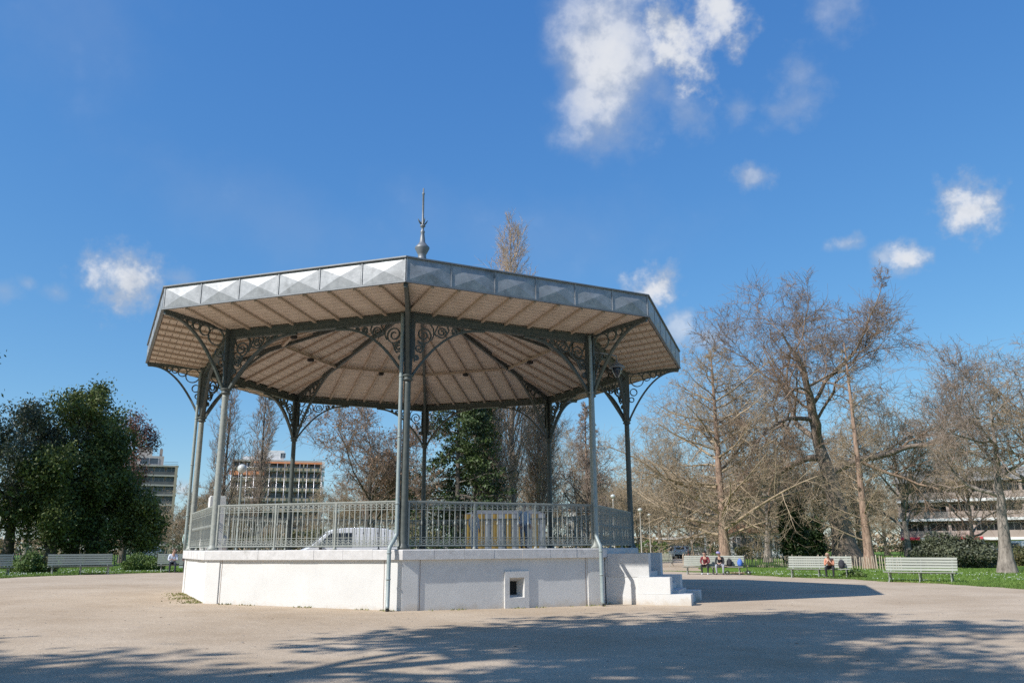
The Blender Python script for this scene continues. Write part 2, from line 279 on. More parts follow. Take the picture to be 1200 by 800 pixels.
# ------------------------------------------------------------------ mesh helpers
def tag(o, label=None, cat=None, group=None, kind=None):
    if label: o['label'] = label
    if cat: o['category'] = cat
    if group: o['group'] = group
    if kind: o['kind'] = kind
    return o
def empty(name, loc=(0, 0, 0), rz=0.0, **k):
    o = bpy.data.objects.new(name, None); o.empty_display_size = .3; o.location = loc; o.rotation_euler = (0, 0, rz); COL.objects.link(o)
    return tag(o, **k)
def link(name, me, parent=None, **k):
    o = bpy.data.objects.new(name, me); COL.objects.link(o)
    if parent is not None: o.parent = parent
    return tag(o, **k)
def copy_tree(o, parent=None):
    c = o.copy(); COL.objects.link(c); c.parent = parent
    for ch in list(o.children): copy_tree(ch, c)
    return c
class MB:
    def __init__(s): s.v = []; s.f = []; s.sm = []; s.mi = []; s.cur = 0
    def add(s, vs, fs, smooth=False):
        b = len(s.v); s.v += [tuple(p) for p in vs]
        for f in fs: s.f.append([b+i for i in f]); s.sm.append(smooth); s.mi.append(s.cur)
        return s
    def box(s, c, d, rz=0.0, M=None):
        x, y, z = d[0]/2, d[1]/2, d[2]/2; vs = []
        cs, sn = math.cos(rz), math.sin(rz)
        for k in ((-x,-y,-z),(x,-y,-z),(x,y,-z),(-x,y,-z),(-x,-y,z),(x,-y,z),(x,y,z),(-x,y,z)):
            q = Vector((k[0]*cs-k[1]*sn, k[0]*sn+k[1]*cs, k[2]))
            if M is not None: q = M @ q
            vs.append((c[0]+q[0], c[1]+q[1], c[2]+q[2]))
        return s.add(vs, [(0,3,2,1),(4,5,6,7),(0,1,5,4),(1,2,6,5),(2,3,7,6),(3,0,4,7)])
    def hexa(s, vs):   # bottom 4 ccw, top 4
        return s.add(vs, [(0,3,2,1),(4,5,6,7),(0,1,5,4),(1,2,6,5),(2,3,7,6),(3,0,4,7)])
    def bar(s, a, b, w, h=None, up=(0, 0, 1)):
        a, b = Vector(a), Vector(b); d = (b-a).normalized(); up = Vector(up)
        sd = d.cross(up)
        if sd.length < 1e-4: sd = d.cross(Vector((1, 0, 0)))
        sd.normalize(); u = sd.cross(d); h = h or w
        vs = []
        for p in (a, b):
            for i, j in ((-1,-1),(1,-1),(1,1),(-1,1)): vs.append(p + sd*(i*w/2) + u*(j*h/2))
        return s.add(vs, [(0,1,2,3),(7,6,5,4),(0,4,5,1),(1,5,6,2),(2,6,7,3),(3,7,4,0)])
    def tube(s, pts, rad, n=8, smooth=True, cap=True, closed=False):
        pts = [Vector(p) for p in pts]; N = len(pts)
        if not hasattr(rad, '__len__'): rad = [rad]*N
        vs = []; prev = None
        for i, p in enumerate(pts):
            if closed: d = pts[(i+1) % N]-pts[i-1]
            else: d = pts[min(i+1, N-1)]-pts[max(i-1, 0)]
            d.normalize()
            if prev is None:
                a = d.cross(Vector((0, 0, 1)))
                if a.length < 1e-3: a = d.cross(Vector((1, 0, 0)))
            else: a = prev - d*prev.dot(d)
            a.normalize(); prev = a; b = d.cross(a)
            for k in range(n):
                t = 2*math.pi*k/n; vs.append(p + a*(rad[i]*math.cos(t)) + b*(rad[i]*math.sin(t)))
        fs = []
        for i in range(N if closed else N-1):
            j = (i+1) % N
            for k in range(n): fs.append((i*n+k, i*n+(k+1) % n, j*n+(k+1) % n, j*n+k))
        if cap and not closed: fs += [tuple(reversed(range(n))), tuple((N-1)*n+k for k in range(n))]
        return s.add(vs, fs, smooth)
    def lathe(s, prof, c=(0, 0, 0), n=16, smooth=True):
        vs = []; fs = []
        for r, z in prof:
            for k in range(n):
                t = 2*math.pi*k/n; vs.append((c[0]+r*math.cos(t), c[1]+r*math.sin(t), c[2]+z))
        for i in range(len(prof)-1):
            for k in range(n): fs.append((i*n+k, i*n+(k+1) % n, (i+1)*n+(k+1) % n, (i+1)*n+k))
        fs += [tuple(reversed(range(n))), tuple((len(prof)-1)*n+k for k in range(n))]
        return s.add(vs, fs, smooth)
    def ell(s, c, r, n=10, m=7):
        vs = []; fs = []
        for i in range(m+1):
            ph = math.pi*i/m
            for k in range(n):
                t = 2*math.pi*k/n; vs.append((c[0]+r[0]*math.sin(ph)*math.cos(t), c[1]+r[1]*math.sin(ph)*math.sin(t), c[2]+r[2]*math.cos(ph)))
        for i in range(m):
            for k in range(n): fs.append((i*n+k, (i+1)*n+k, (i+1)*n+(k+1) % n, i*n+(k+1) % n))
        return s.add(vs, fs, True)
    def prism(s, poly, y0, y1):   # polygon in x,z extruded along y
        n = len(poly); vs = [(p[0], y0, p[1]) for p in poly]+[(p[0], y1, p[1]) for p in poly]
        fs = [tuple(range(n)), tuple(reversed(range(n, 2*n)))]+[(i, i+n, (i+1) % n+n, (i+1) % n) for i in range(n)]
        return s.add(vs, fs)
    def mesh(s, name, mats):
        me = bpy.data.meshes.new(name); me.from_pydata(s.v, [], s.f)
        for m in (mats if isinstance(mats, (list, tuple)) else [mats]): me.materials.append(m)
        me.polygons.foreach_set('use_smooth', s.sm); me.polygons.foreach_set('material_index', s.mi); me.update()
        bm = bmesh.new(); bm.from_mesh(me); bmesh.ops.recalc_face_normals(bm, faces=bm.faces); bm.to_mesh(me); bm.free()
        return me
    def build(s, name, mats, parent=None, **k): return link(name, s.mesh(name, mats), parent, **k)
def np_mesh(name, V, Q, mats, smooth=True, mi=None):
    """V (n,3), Q (m,k) faces all with k corners"""
    V = np.asarray(V, np.float32); Q = np.asarray(Q, np.int32); k = Q.shape[1]
    me = bpy.data.meshes.new(name); me.vertices.add(len(V)); me.vertices.foreach_set('co', V.ravel())
    me.loops.add(Q.size); me.loops.foreach_set('vertex_index', Q.ravel())
    me.polygons.add(len(Q)); me.polygons.foreach_set('loop_start', np.arange(0, Q.size, k, dtype=np.int32))
    for m in (mats if isinstance(mats, (list, tuple)) else [mats]): me.materials.append(m)
    me.polygons.foreach_set('use_smooth', np.full(len(Q), smooth))
    if mi is not None: me.polygons.foreach_set('material_index', np.asarray(mi, np.int32))
    me.update(calc_edges=True); me.validate(); return me

# ------------------------------------------------------------------ ground
EDGE = [(-60, 24), (-20, 23.5), (0, 22.4), (12, 23), (21, 22.9), (28, 23.9), (37, 24.2), (46, 27.0), (58, 31.5), (75, 31), (100, 29), (115, 28), (122, 27.3), (130, 26), (138, 25.2), (146, 23.7), (165, 23), (185, 23.5), (240, 24)]
def edge_r(az):
    a = math.degrees(az)
    if a < -60: a += 360
    return float(np.interp(a, [e[0] for e in EDGE], [e[1] for e in EDGE])) + .12*math.sin(az*31) + .07*math.sin(az*83+1)
XS = [-900, -300, -120] + [round(-60+i*1.0, 3) for i in range(121)] + [120, 300, 900]
def gzl(x): return float(np.interp(x, XS, [gz(q) for q in XS]))
V = []; F = []
for i, x in enumerate(XS): V += [(x, -120, gz(x)), (x, 1500, gz(x))]
for i in range(len(XS)-1): F.append((2*i, 2*i+2, 2*i+3, 2*i+1))
link('lawn_ground', np_mesh('lawn_ground', V, F, M_lawn), kind='structure')
pts = []                                            # sand court: strips in x so that it follows the same slope
def y_edge(x):
    # furthest y on the boundary curve at this x
    best = -110.
    for k in range(0, 181):
        a0, a1 = R(k), R(k+1); r0, r1 = edge_r(a0), edge_r(a1)
        x0, x1 = r0*math.cos(a0), r1*math.cos(a1)
        if (x0-x)*(x1-x) <= 0 and abs(x1-x0) > 1e-9:
            w = (x-x0)/(x1-x0); best = max(best, r0*math.sin(a0)+w*(r1*math.sin(a1)-r0*math.sin(a0)))
    return best
V = []; F = []; xs = list(np.arange(-23.0, 22.95, .125))
for x in xs:
    ye = y_edge(x)
    V += [(x, -110, gzl(x)+.004), (x, max(ye, -1), gzl(x)+.004)]
for i in range(len(xs)-1): F.append((2*i, 2*i+2, 2*i+3, 2*i+1))
link('sand_court', np_mesh('sand_court', V, F, M_sand), kind='structure')
# path that leaves the court towards the car park
pa, pb = Vector((17.2, 27.0, 0)), Vector(at(779, 150)); pd = (pb-pa); pd.z = 0; pd.normalize(); ps = Vector((-pd.y, pd.x, 0))
V = []; F = []
for i in range(60):
    q = pa+pd*(i*2.2); w = 1.7+.03*i + .12*math.sin(i*1.7)
    for sgn in (1, -1):
        e = q+ps*(sgn*w); V.append((e.x, e.y, gzl(e.x)+.008))
for i in range(59): F.append((2*i, 2*i+1, 2*i+3, 2*i+2))
link('sand_path', np_mesh('sand_path', V, F, M_sand), kind='structure')

# ------------------------------------------------------------------ bandstand
TH = -0.02424; RC, RE, RP = 7.50, 9.57, 7.612
ZP, ZB, ZBT, ZET, ZEB = 1.48, 7.45, 7.70, 8.53, 7.90
ZAP, T8 = 10.46, math.tan(R(22.5))
def ca(k): return R(-90+45*k)+TH
def corner(k, r, z): return Vector((r*math.cos(ca(k)), r*math.sin(ca(k)), z))
def fn(k): a = ca(k)+R(22.5); return Vector((math.cos(a), math.sin(a), 0))      # outward normal of face k
def ft(k): n = fn(k); return Vector((-n.y, n.x, 0))                              # tangent: corner k -> corner k+1
def fp(k, t, r, z): return fn(k)*r + ft(k)*t + Vector((0, 0, z))
rng = random.Random(11)
BS = empty('bandstand', (0, 0, 0), label='octagonal bandstand with zinc-edged roof on slender iron columns above a white podium', cat='bandstand')
APO = RP*math.cos(R(22.5))
# podium -----------------------------------------------------------
podium = MB()
for k in range(8):
    h = APO*T8
    podium.add([fp(k, -h, APO, -.5), fp(k, h, APO, -.5), fp(k, h, APO, ZP-.25), fp(k, -h, APO, ZP-.25)], [(0, 1, 2, 3)]) if k != 0 else None
# face 0 carries the vent: leave a hole in the wall
VT, VW, VZ0, VZ1 = .28, .22, .23, .74
h = APO*T8
def wq(t0, t1, z0, z1): podium.add([fp(0, t0, APO, z0), fp(0, t1, APO, z0), fp(0, t1, APO, z1), fp(0, t0, APO, z1)], [(0, 1, 2, 3)])
wq(-h, VT-VW, -.5, ZP-.25); wq(VT+VW, h, -.5, ZP-.25); wq(VT-VW, VT+VW, -.5, VZ0); wq(VT-VW, VT+VW, VZ1, ZP-.25)
PO = podium.build('podium', M_white, BS)
for k in range(8):                                   # corner pilasters, a little proud, with a shadow joint
    m = MB()
    a1, h1 = APO+.03, (APO+.03)*T8
    for kk, sg in ((k, -1), ((k-1) % 8, 1)):
        w = .42
        m.add([fp(kk, sg*h1, a1, -.5), fp(kk, sg*(h1-w), a1, -.5), fp(kk, sg*(h1-w), a1, ZP-.252), fp(kk, sg*h1, a1, ZP-.252),
               fp(kk, sg*(h1-w), APO-.02, -.5), fp(kk, sg*(h1-w), APO-.02, ZP-.252)], [(0, 1, 2, 3), (1, 4, 5, 2)])
    m.build('pilaster', M_white, PO)
jt = MB()                                            # recessed joint strips beside the pilasters
for k, t in ((0, -h+.47), (7, -h+.47), (7, h-.50), (0, h-.47)):
    for zz in range(7):
        dx = rng.uniform(-.006, .006)
        jt.hexa([fp(k, t+dx-.007, APO-.01, -.4+zz*.235), fp(k, t+dx+.007, APO-.01, -.4+zz*.235), fp(k, t+dx+.007, APO+.004, -.4+zz*.235), fp(k, t+dx-.007, APO+.004, -.4+zz*.235),
                 fp(k, t-.007, APO-.01, -.4+zz*.235+.235), fp(k, t+.007, APO-.01, -.4+zz*.235+.235), fp(k, t+.007, APO+.004, -.4+zz*.235+.235), fp(k, t-.007, APO+.004, -.4+zz*.235+.235)])
jt.build('expansion_joint', M_groove, PO)
# vent with splayed reveal
m = MB(); o0, o1 = APO+.045, APO-.22
def ring(t0, t1, z0, z1, r): return [fp(0, t0, r, z0), fp(0, t1, r, z0), fp(0, t1, r, z1), fp(0, t0, r, z1)]
A = ring(VT-.36, VT+.36, -.2, .90, APO-.01); B = ring(VT-.36, VT+.36, -.2, .90, o0); C = ring(VT-VW, VT+VW, VZ0, VZ1, o0); D = ring(VT-.12, VT+.12, VZ0+.06, VZ1-.1, o1)
m.add(A+B+C+D, [(i, (i+1) % 4, (i+1) % 4+4, i+4) for i in range(4)]+[(i+4, (i+1) % 4+4, (i+1) % 4+8, i+8) for i in range(4)]+[(i+8, (i+1) % 4+8, (i+1) % 4+12, i+12) for i in range(4)])
m.build('vent_surround', M_stone, PO)
m = MB(); m.add(ring(VT-.14, VT+.14, VZ0+.04, VZ1-.08, o1-.01), [(0, 1, 2, 3)]); m.build('vent_opening', M_black, PO)
# coping stones
for k in range(8):
    n = 7; ro, ri = APO+.10, APO-.55
    for i in range(n):
        u0, u1 = -1+2*i/n, -1+2*(i+1)/n
        def tt(u, r, e): return (u*r*T8 if abs(u) > .999 else u*ro*T8) + e
        e0 = .003 if i > 0 else 0; e1 = -.003 if i < n-1 else 0
        dz = rng.uniform(-.004, .003); dr = rng.uniform(-.005, .005); c = .02
        m = MB(); zt, zb = ZP+dz, ZP-.25
        q = []
        for z, r in ((zb, ro+dr), (zt-c, ro+dr), (zt, ro+dr-c)):
            q += [fp(k, tt(u0, ri, e0), ri, z), fp(k, tt(u0, r, e0), r, z), fp(k, tt(u1, r, e1), r, z), fp(k, tt(u1, ri, e1), ri, z)]
        m.add(q, [(0, 3, 2, 1), (8, 9, 10, 11)]+[(a+i_, a+(i_+1) % 4, a+4+(i_+1) % 4, a+4+i_) for a in (0, 4) for i_ in range(4)])
        m.build('coping_stone', M_cope, BS)
m = MB(); m.add([corner(k, RP-.5, ZP-.03) for k in range(8)]+[corner(k, RP-.5, ZP-.24) for k in range(8)], [tuple(range(8))]+[(k, (k+1) % 8, (k+1) % 8+8, k+8) for k in range(8)])
m.build('platform_floor', M_floor, BS)
# stairs on face 1 --------------------------------------------------
ST = empty('stairs'); ST.parent = BS
N1, T1 = fn(1), ft(1)
def sbox(name, t0, t1, r0, r1, z0, z1, mt, c=.012):
    m = MB()
    m.hexa([fp(1, t0, r0, z0), fp(1, t1, r0, z0), fp(1, t1, r1, z0), fp(1, t0, r1, z0), fp(1, t0, r0, z1), fp(1, t1, r0, z1), fp(1, t1, r1, z1), fp(1, t0, r1, z1)])
    o = m.build(name, mt, ST); return o
for t0, t1 in ((-2.32, -1.86), (.02, .46)):
    sbox('cheek_block', t0+.03, t1-.03, APO+.035, APO+.95, -.4, .68, M_white)
    sbox('cheek_block', t0+.02, t1-.02, APO+.104, APO+1.28, .684, 1.33, M_stone); sbox('cheek_infill', t0+.035, t1-.035, APO+.02, APO+.12, .68, 1.222, M_stone)
    sbox('cheek_block', t0-.03, t1+.03, APO+.955, APO+1.86, .232, .682, M_white)
    sbox('cheek_block', t0-.05, t1+.05, APO+.96, APO+2.42, -.4, .228, M_white)
for i in range(8):
    sbox('step', -1.85, .01, APO+.02, APO+2.3-.28*i, (-.4 if i == 0 else .002+.165*i-.02), .165*(i+1)-.022, M_stone)
# columns ------------------------------------------------------------
ZC = 5.93
def spiral(c, r, turns=1.7, a0=0.0, sgn=1, n=26, r1=.22):
    out = []
    for i in range(n+1):
        w = i/n; rr = r*(1-(1-r1)*w); a = a0+sgn*w*turns*2*math.pi
        out.append((c[0]+rr*math.cos(a), c[1]+rr*math.sin(a)))
    return out
def plane_map(o, dr): return lambda p: Vector((o.x+dr.x*p[0], o.y+dr.y*p[0], p[1]))
def strip(m, pts2, mp, w, d, dr):
    """flat iron strip along a 2-D path: w in plane, d across"""
    side = Vector((-dr.y, dr.x, 0)); P = [mp(p) for p in pts2]; n = len(P); vs = []
    for i in range(n):
        a, b = pts2[max(i-1, 0)], pts2[min(i+1, n-1)]; dx, dz = b[0]-a[0], b[1]-a[1]; l = math.hypot(dx, dz) or 1
        nx, nz_ = -dz/l*w/2, dx/l*w/2
        for sa, sb in ((1, 1), (1, -1), (-1, -1), (-1, 1)):
            vs.append(P[i]+Vector((dr.x*nx*sa, dr.y*nx*sa, nz_*sa))+side*(d/2*sb))
    fs = [(0, 1, 2, 3), tuple(4*(n-1)+q for q in (3, 2, 1, 0))]
    for i in range(n-1):
        for q in range(4): fs.append((4*i+q, 4*i+(q+1) % 4, 4*i+4+(q+1) % 4, 4*i+4+q))
    m.add(vs, fs)
def arch(L, H, p=2.3, s0=.09, n=18):
    return [(s0+L*w, ZC+H*(1-(1-w)**p)) for w in [(i/n)**1.4 for i in range(n+1)]]
def circ(m, s, z, r, mp, dr, w=.03, d=.05): strip(m, [(s+r*math.cos(a*math.pi/10), z+r*math.sin(a*math.pi/10)) for a in range(21)], mp, w, d, dr)
def bracket_beam(m, o, dr):
    mp = plane_map(o, dr)
    strip(m, arch(2.15, ZB-.03-ZC), mp, .06, .09, dr)
    for c, r, a0, sg in (((.43, 7.12), .25, math.pi*1.25, 1), ((.95, 7.25), .165, math.pi*1.2, 1), ((1.32, 7.33), .10, math.pi*1.2, 1), ((.30, 6.74), .14, math.pi*.6, -1), ((1.56, 7.38), .055, math.pi, 1), ((.22, 6.46), .075, math.pi*.6, -1)):
        strip(m, spiral(c, r, 1.75, a0, sg), mp, .032, .05, dr)
    for q in ([(.17, 7.42), (.15, 7.2), (.17, 6.95), (.16, 6.6), (.17, 6.35)], [(.66, 7.0), (.72, 7.15), (.70, 7.33), (.62, 7.43)], [(.48, 6.88), (.42, 6.74), (.34, 6.6)], [(1.1, 7.2), (1.16, 7.32), (1.12, 7.43)], [(.80, 7.12), (.74, 7.2), (.84, 7.42)]):
        strip(m, q, mp, .028, .045, dr)
def bracket_out(m, o, dr, L=1.92):
    mp = plane_map(o, dr); H = ZEB-.10-ZC
    strip(m, arch(L, H, 2.15), mp, .06, .095, dr)
    strip(m, [(0.05, ZBT-.03), (L+.1, ZEB-.035)], mp, .09, .11, dr)
    for s, r in ((.44, .24), (.80, .15), (1.06, .105), (1.26, .08), (1.42, .06)):
        circ(m, s, ZBT-.07+(ZEB-ZBT)*s/L-r, r, mp, dr)
    circ(m, .30, 6.98, .125, mp, dr); circ(m, .215, 6.70, .085, mp, dr)
def bracket_in(m, o, dr):
    mp = plane_map(o, dr); sl_ = (ZAP-ZBT)/RC; L = 2.6; H = ZBT+sl_*L-.12-ZC
    A = [(.09+L*w, ZC+H*(1-(1-w)**1.75)) for w in [(i/16)**1.3 for i in range(17)]]
    strip(m, A, mp, .06, .09, dr)
    for s, r in ((.42, .24), (.78, .17), (1.06, .125), (1.28, .10), (1.47, .08)): circ(m, s, ZBT-.16+sl_*s-r, r, mp, dr)
    circ(m, .28, 6.98, .12, mp, dr)
for k in range(8):
    c = corner(k, RC, 0); rad = Vector((math.cos(ca(k)), math.sin(ca(k)), 0)); tan = Vector((-rad.y, rad.x, 0))
    m = MB()
    m.lathe([(.15, ZP), (.15, ZP+.06), (.115, ZP+.09), (.10, ZP+.16), (.098, ZP+.9), (.088, ZC-.2), (.088, ZC-.12)], (c.x, c.y, 0), 14)
    CO = m.build('column', M_rail if k in (7, 6, 1) else M_iron, BS)  # lit and shaded tones of one paint, chosen per column
    m = MB(); m.lathe([(.09, ZC-.13), (.14, ZC-.10), (.14, ZC-.07), (.105, ZC-.05), (.15, ZC), (.17, ZC+.03), (.12, ZC+.05)], (c.x, c.y, 0), 14); m.build('capital', M_iron, CO)
    m = MB()
    for d in (rad, tan):
        a = [c+d*(s*.09)+Vector((0, 0, ZC+.03)) for s in (-1, 1)]; b = [c+d*(s*.14)+Vector((0, 0, ZC+.75)) for s in (-1, 1)]; e = [c+d*(s*.14)+Vector((0, 0, ZBT)) for s in (-1, 1)]
        sd = Vector((-d.y, d.x, 0))*.035
        vs = [p+sd*s for s in (-1, 1) for p in (a[0], a[1], b[1], e[1], e[0], b[0])]
        m.add(vs, [(0, 1, 2, 3, 4, 5), (11, 10, 9, 8, 7, 6)]+[(i, i+6, (i+1) % 6+6, (i+1) % 6) for i in range(6)])
    for s in (-1, 1): m.box(c+tan*(s*.105)+Vector((0, 0, (ZC+.5+ZBT)/2)), (.085, .085, ZBT-ZC-.5), ca(k))
    m.build('pier', M_iron, CO)
    m = MB(); bracket_beam(m, c, ft(k)); m.build('beam_bracket', M_iron, CO)
    m = MB(); bracket_beam(m, c, -ft((k-1) % 8)); m.build('beam_bracket', M_iron, CO)
    m = MB(); bracket_out(m, c, rad); m.build('eave_bracket', M_iron, CO)
    m = MB(); bracket_in(m, c, -rad); m.build('hip_bracket', M_iron, CO)
# ring beams
for k in range(8):
    h0 = (RC*math.cos(R(22.5))-.05)*T8; h1 = (RC*math.cos(R(22.5))+.05)*T8; a = RC*math.cos(R(22.5))
    m = MB()
    m.hexa([fp(k, -h0, a-.05, ZB), fp(k, h0, a-.05, ZB), fp(k, h1, a+.05, ZB), fp(k, -h1, a+.05, ZB), fp(k, -h0, a-.05, ZBT), fp(k, h0, a-.05, ZBT), fp(k, h1, a+.05, ZBT), fp(k, -h1, a+.05, ZBT)])
    for z in (ZB+.02, ZBT-.02): m.bar(fp(k, -h0+.1, a, z), fp(k, h0-.1, a, z), .17, .034)
    m.build('ring_beam', M_iron, BS)
# roof ----------------------------------------------------------------
AE, AC = RE*math.cos(R(22.5)), RC*math.cos(R(22.5))
m = MB()
top = [corner(k, RE-.02, ZET-.02) for k in range(8)]; ap = Vector((0, 0, 11.25))
m.add(top+[ap], [(k, (k+1) % 8, 8) for k in range(8)])
RO = m.build('roof', M_roof, BS)
m = MB()
for k in range(8): m.bar(corner(k, RE-.05, ZET), ap+Vector((0, 0, .03)), .12, .06)
m.build('hip_capping', M_zinc, RO)
for k in range(8):
    hl = AE*T8; n = 6
    m = MB(); m.hexa([fp(k, -hl, AE-.05, ZEB), fp(k, hl, AE-.05, ZEB), fp(k, hl+.006, AE, ZEB), fp(k, -hl-.006, AE, ZEB), fp(k, -hl, AE-.05, ZET), fp(k, hl, AE-.05, ZET), fp(k, hl+.006, AE, ZET), fp(k, -hl-.006, AE, ZET)])
    FA = m.build('fascia', M_zinc, RO)
    for i in range(n):
        w = 2*hl/n; t0, t1 = -hl+i*w+.03, -hl+(i+1)*w-.03; z0, z1 = ZEB+.035, ZET-.035; d = .042+rng.uniform(-.01, .01)
        m = MB(); q = [fp(k, t0, AE+.006, z0), fp(k, t1, AE+.006, z0), fp(k, t1, AE+.006, z1), fp(k, t0, AE+.006, z1), fp(k, (t0+t1)/2+rng.uniform(-.02, .02), AE+.006+d, (z0+z1)/2+rng.uniform(-.02, .02))]
        m.add(q, [(0, 1, 4), (1, 2, 4), (2, 3, 4), (3, 0, 4)]); m.build('fascia_panel', M_zinc, FA)
    for i in range(n+1):
        t = -hl+i*2*hl/n; t = max(-hl+.02, min(hl-.02, t))
        m = MB(); m.hexa([fp(k, t-.014, AE+.004, ZEB), fp(k, t+.014, AE+.004, ZEB), fp(k, t+.014, AE+.022, ZEB), fp(k, t-.014, AE+.022, ZEB), fp(k, t-.014, AE+.004, ZET), fp(k, t+.014, AE+.004, ZET), fp(k, t+.014, AE+.022, ZET), fp(k, t-.014, AE+.022, ZET)])
        m.build('fascia_batten', M_zinc, FA)
    m = MB()
    m.bar(fp(k, -hl-.02, AE+.01, ZET+.012), fp(k, hl+.02, AE+.01, ZET+.012), .09, .035); m.bar(fp(k, -hl-.01, AE+.005, ZEB-.0), fp(k, hl+.01, AE+.005, ZEB-.0), .07, .04)
    m.build('drip_edge', M_roof, FA)
# ceiling boards, rafters
CE = empty('ceiling'); CE.parent = BS
def zsof(r): return ZBT+.02+(ZEB+.01-ZBT-.02)*(r-AC)/(AE-AC)
SLC = (ZAP-ZBT-.02)/AC
def zin(r): return ZAP-SLC*r
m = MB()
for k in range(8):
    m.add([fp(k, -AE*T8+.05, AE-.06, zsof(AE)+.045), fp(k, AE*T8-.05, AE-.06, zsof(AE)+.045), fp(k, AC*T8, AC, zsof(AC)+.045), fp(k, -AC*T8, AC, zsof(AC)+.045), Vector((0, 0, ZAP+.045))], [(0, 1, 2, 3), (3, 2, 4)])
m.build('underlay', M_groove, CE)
for k in range(8):
    def boards(r0, r1, n, zf):
        for i in range(n):
            a, b = r0+(r1-r0)*i/n, r0+(r1-r0)*(i+1)/n-.016
            z0, z1 = zf(a)+rng.uniform(-.003, .003), zf(b)+rng.uniform(-.003, .003)
            m = MB(); m.hexa([fp(k, -a*T8, a, z0), fp(k, a*T8, a, z0), fp(k, b*T8, b, z1), fp(k, -b*T8, b, z1), fp(k, -a*T8, a, z0+.025), fp(k, a*T8, a, z0+.025), fp(k, b*T8, b, z1+.025), fp(k, -b*T8, b, z1+.025)])
            m.build('ceiling_board', M_board, CE)
    boards(AC+.06, AE-.06, 9, zsof); boards(.12, AC-.06, 27, zin)
    ns = 9
    for i in range(1, 10):
        t = -AE*T8+i*2*AE*T8/10
        m = MB(); r0 = max(AC, abs(t)/T8+.03)
        if r0 < AE-.1:
            m.bar(fp(k, t, r0, zsof(r0)-.035), fp(k, t, AE-.06, zsof(AE)-.035), .075, .07)
        r1 = abs(t)/T8+.04
        if r1 < AC-.2: m.bar(fp(k, t, r1, zin(r1)-.035), fp(k, t, AC-.05, zin(AC)-.035), .075, .07)
        m.build('rafter', M_raft, CE)
    m = MB(); rp = 4.9*math.cos(R(22.5)); m.bar(fp(k, -rp*T8, rp, zin(rp)-.11), fp(k, rp*T8, rp, zin(rp)-.11), .09, .09); m.build('purlin', M_raft, CE)
    m = MB(); m.bar(corner(k, RC, ZBT-.05), Vector((0, 0, ZAP-.12)), .10, .16); m.build('hip_rafter', M_iron, CE)
    m = MB(); q = fp(k, 0, rp, zin(rp)-.22); m.box(q, (.20, .16, .10), ca(k)+R(22.5)); m.box(q+Vector((0, 0, -.053)), (.15, .11, .012), ca(k)+R(22.5)); m.build('floodlight', M_dkplastic, CE)
m = MB(); m.lathe([(.05, ZAP-.45), (.16, ZAP-.36), (.2, ZAP-.1), (.2, ZAP)], n=12); m.build('ceiling_boss', M_iron, CE)
m = MB()
m.lathe([(.30, 11.1), (.26, 11.6), (.16, 12.0), (.15, 12.12), (.17, 12.16), (.27, 12.36), (.275, 12.42), (.20, 12.50), (.11, 12.62), (.085, 12.85), (.07, 12.98), (.085, 13.02), (.085, 13.06), (.05, 13.12), (.05, 13.22), (.10, 13.26), (.10, 13.30), (.05, 13.34), (.042, 13.36), (.036, 14.55), (.05, 14.57), (.05, 14.62), (.03, 14.64), (.028, 14.82)], n=16)
FI = m.build('finial', M_roof, RO)
for i in range(4):
    a = i*math.pi/2+.4; m = MB(); d = Vector((math.cos(a), math.sin(a), 0))
    m.tube([Vector((0, 0, 13.34))+d*.03, Vector((0, 0, 13.38))+d*.10, Vector((0, 0, 13.46))+d*.15, Vector((0, 0, 13.55))+d*.20], [.02, .03, .025, .006], 6); m.build('finial_leaf', M_iron, FI)
# railings ------------------------------------------------------------
RA = RC*math.cos(R(22.5))+.02; RZ0, RZ1 = ZP+.10, ZP+1.20; NB = 34
hl = RC*math.sin(R(22.5))-.16
balm = MB(); balm.bar((0, 0, RZ0+.01), (0, 0, RZ1-.01), .020, .020, (0, 1, 0))
balk = MB(); balk.bar((0, 0, RZ0+.01), (0, 0, RZ1-.01), .020, .020, (0, 1, 0)); balk.lathe([(.012, (RZ0+RZ1)/2-.06), (.026, (RZ0+RZ1)/2-.01), (.026, (RZ0+RZ1)/2+.01), (.012, (RZ0+RZ1)/2+.06)], n=6)
BME = [balm.mesh('baluster', M_rail), balk.mesh('baluster', M_rail)]
SPA = 2*hl/(NB+1)
scr = MB(); drx = Vector((1, 0, 0)); mpx = plane_map(Vector((0, 0, 0)), drx)
for i in range(0, NB+1):
    x0 = -hl+SPA*i; xm = x0+SPA/2
    for zc, sg in ((RZ1-.12, 1), (RZ0+.12, -1)):
        strip(scr, [(xm+SPA*.46*math.cos(a), zc+sg*SPA*.46*math.sin(a)) for a in [math.pi*j/8 for j in range(9)]], mpx, .013, .014, drx)
        for e in (-1, 1):
            strip(scr, [(xm+e*(SPA*.46-.028)+.028*math.cos(a)*e, zc-sg*.0-sg*.028*math.sin(a)*1.0) for a in [math.pi*1.5*j/7 for j in range(8)]], mpx, .011, .013, drx)
SCM = scr.mesh('scrollwork', M_rail)
rl = MB(); rl.bar((-hl-.09, 0, RZ1), (hl+.09, 0, RZ1), .05, .035); rl.bar((-hl-.09, 0, RZ1-.03), (hl+.09, 0, RZ1-.03), .022, .02); rl.bar((-hl-.09, 0, RZ1-.20), (hl+.09, 0, RZ1-.20), .02, .014); rl.bar((-hl-.09, 0, RZ0), (hl+.09, 0, RZ0), .03, .03); rl.bar((-hl-.09, 0, RZ0+.2), (hl+.09, 0, RZ0+.2), .02, .012)
RLM = rl.mesh('rail', M_rail)
pm = MB(); pm.bar((0, 0, ZP), (0, 0, RZ1-.02), .045, .045, (0, 1, 0)); pm.lathe([(.05, ZP), (.05, ZP+.03), (.025, ZP+.06)], n=8)
PM = pm.mesh('railing_post', M_rail)
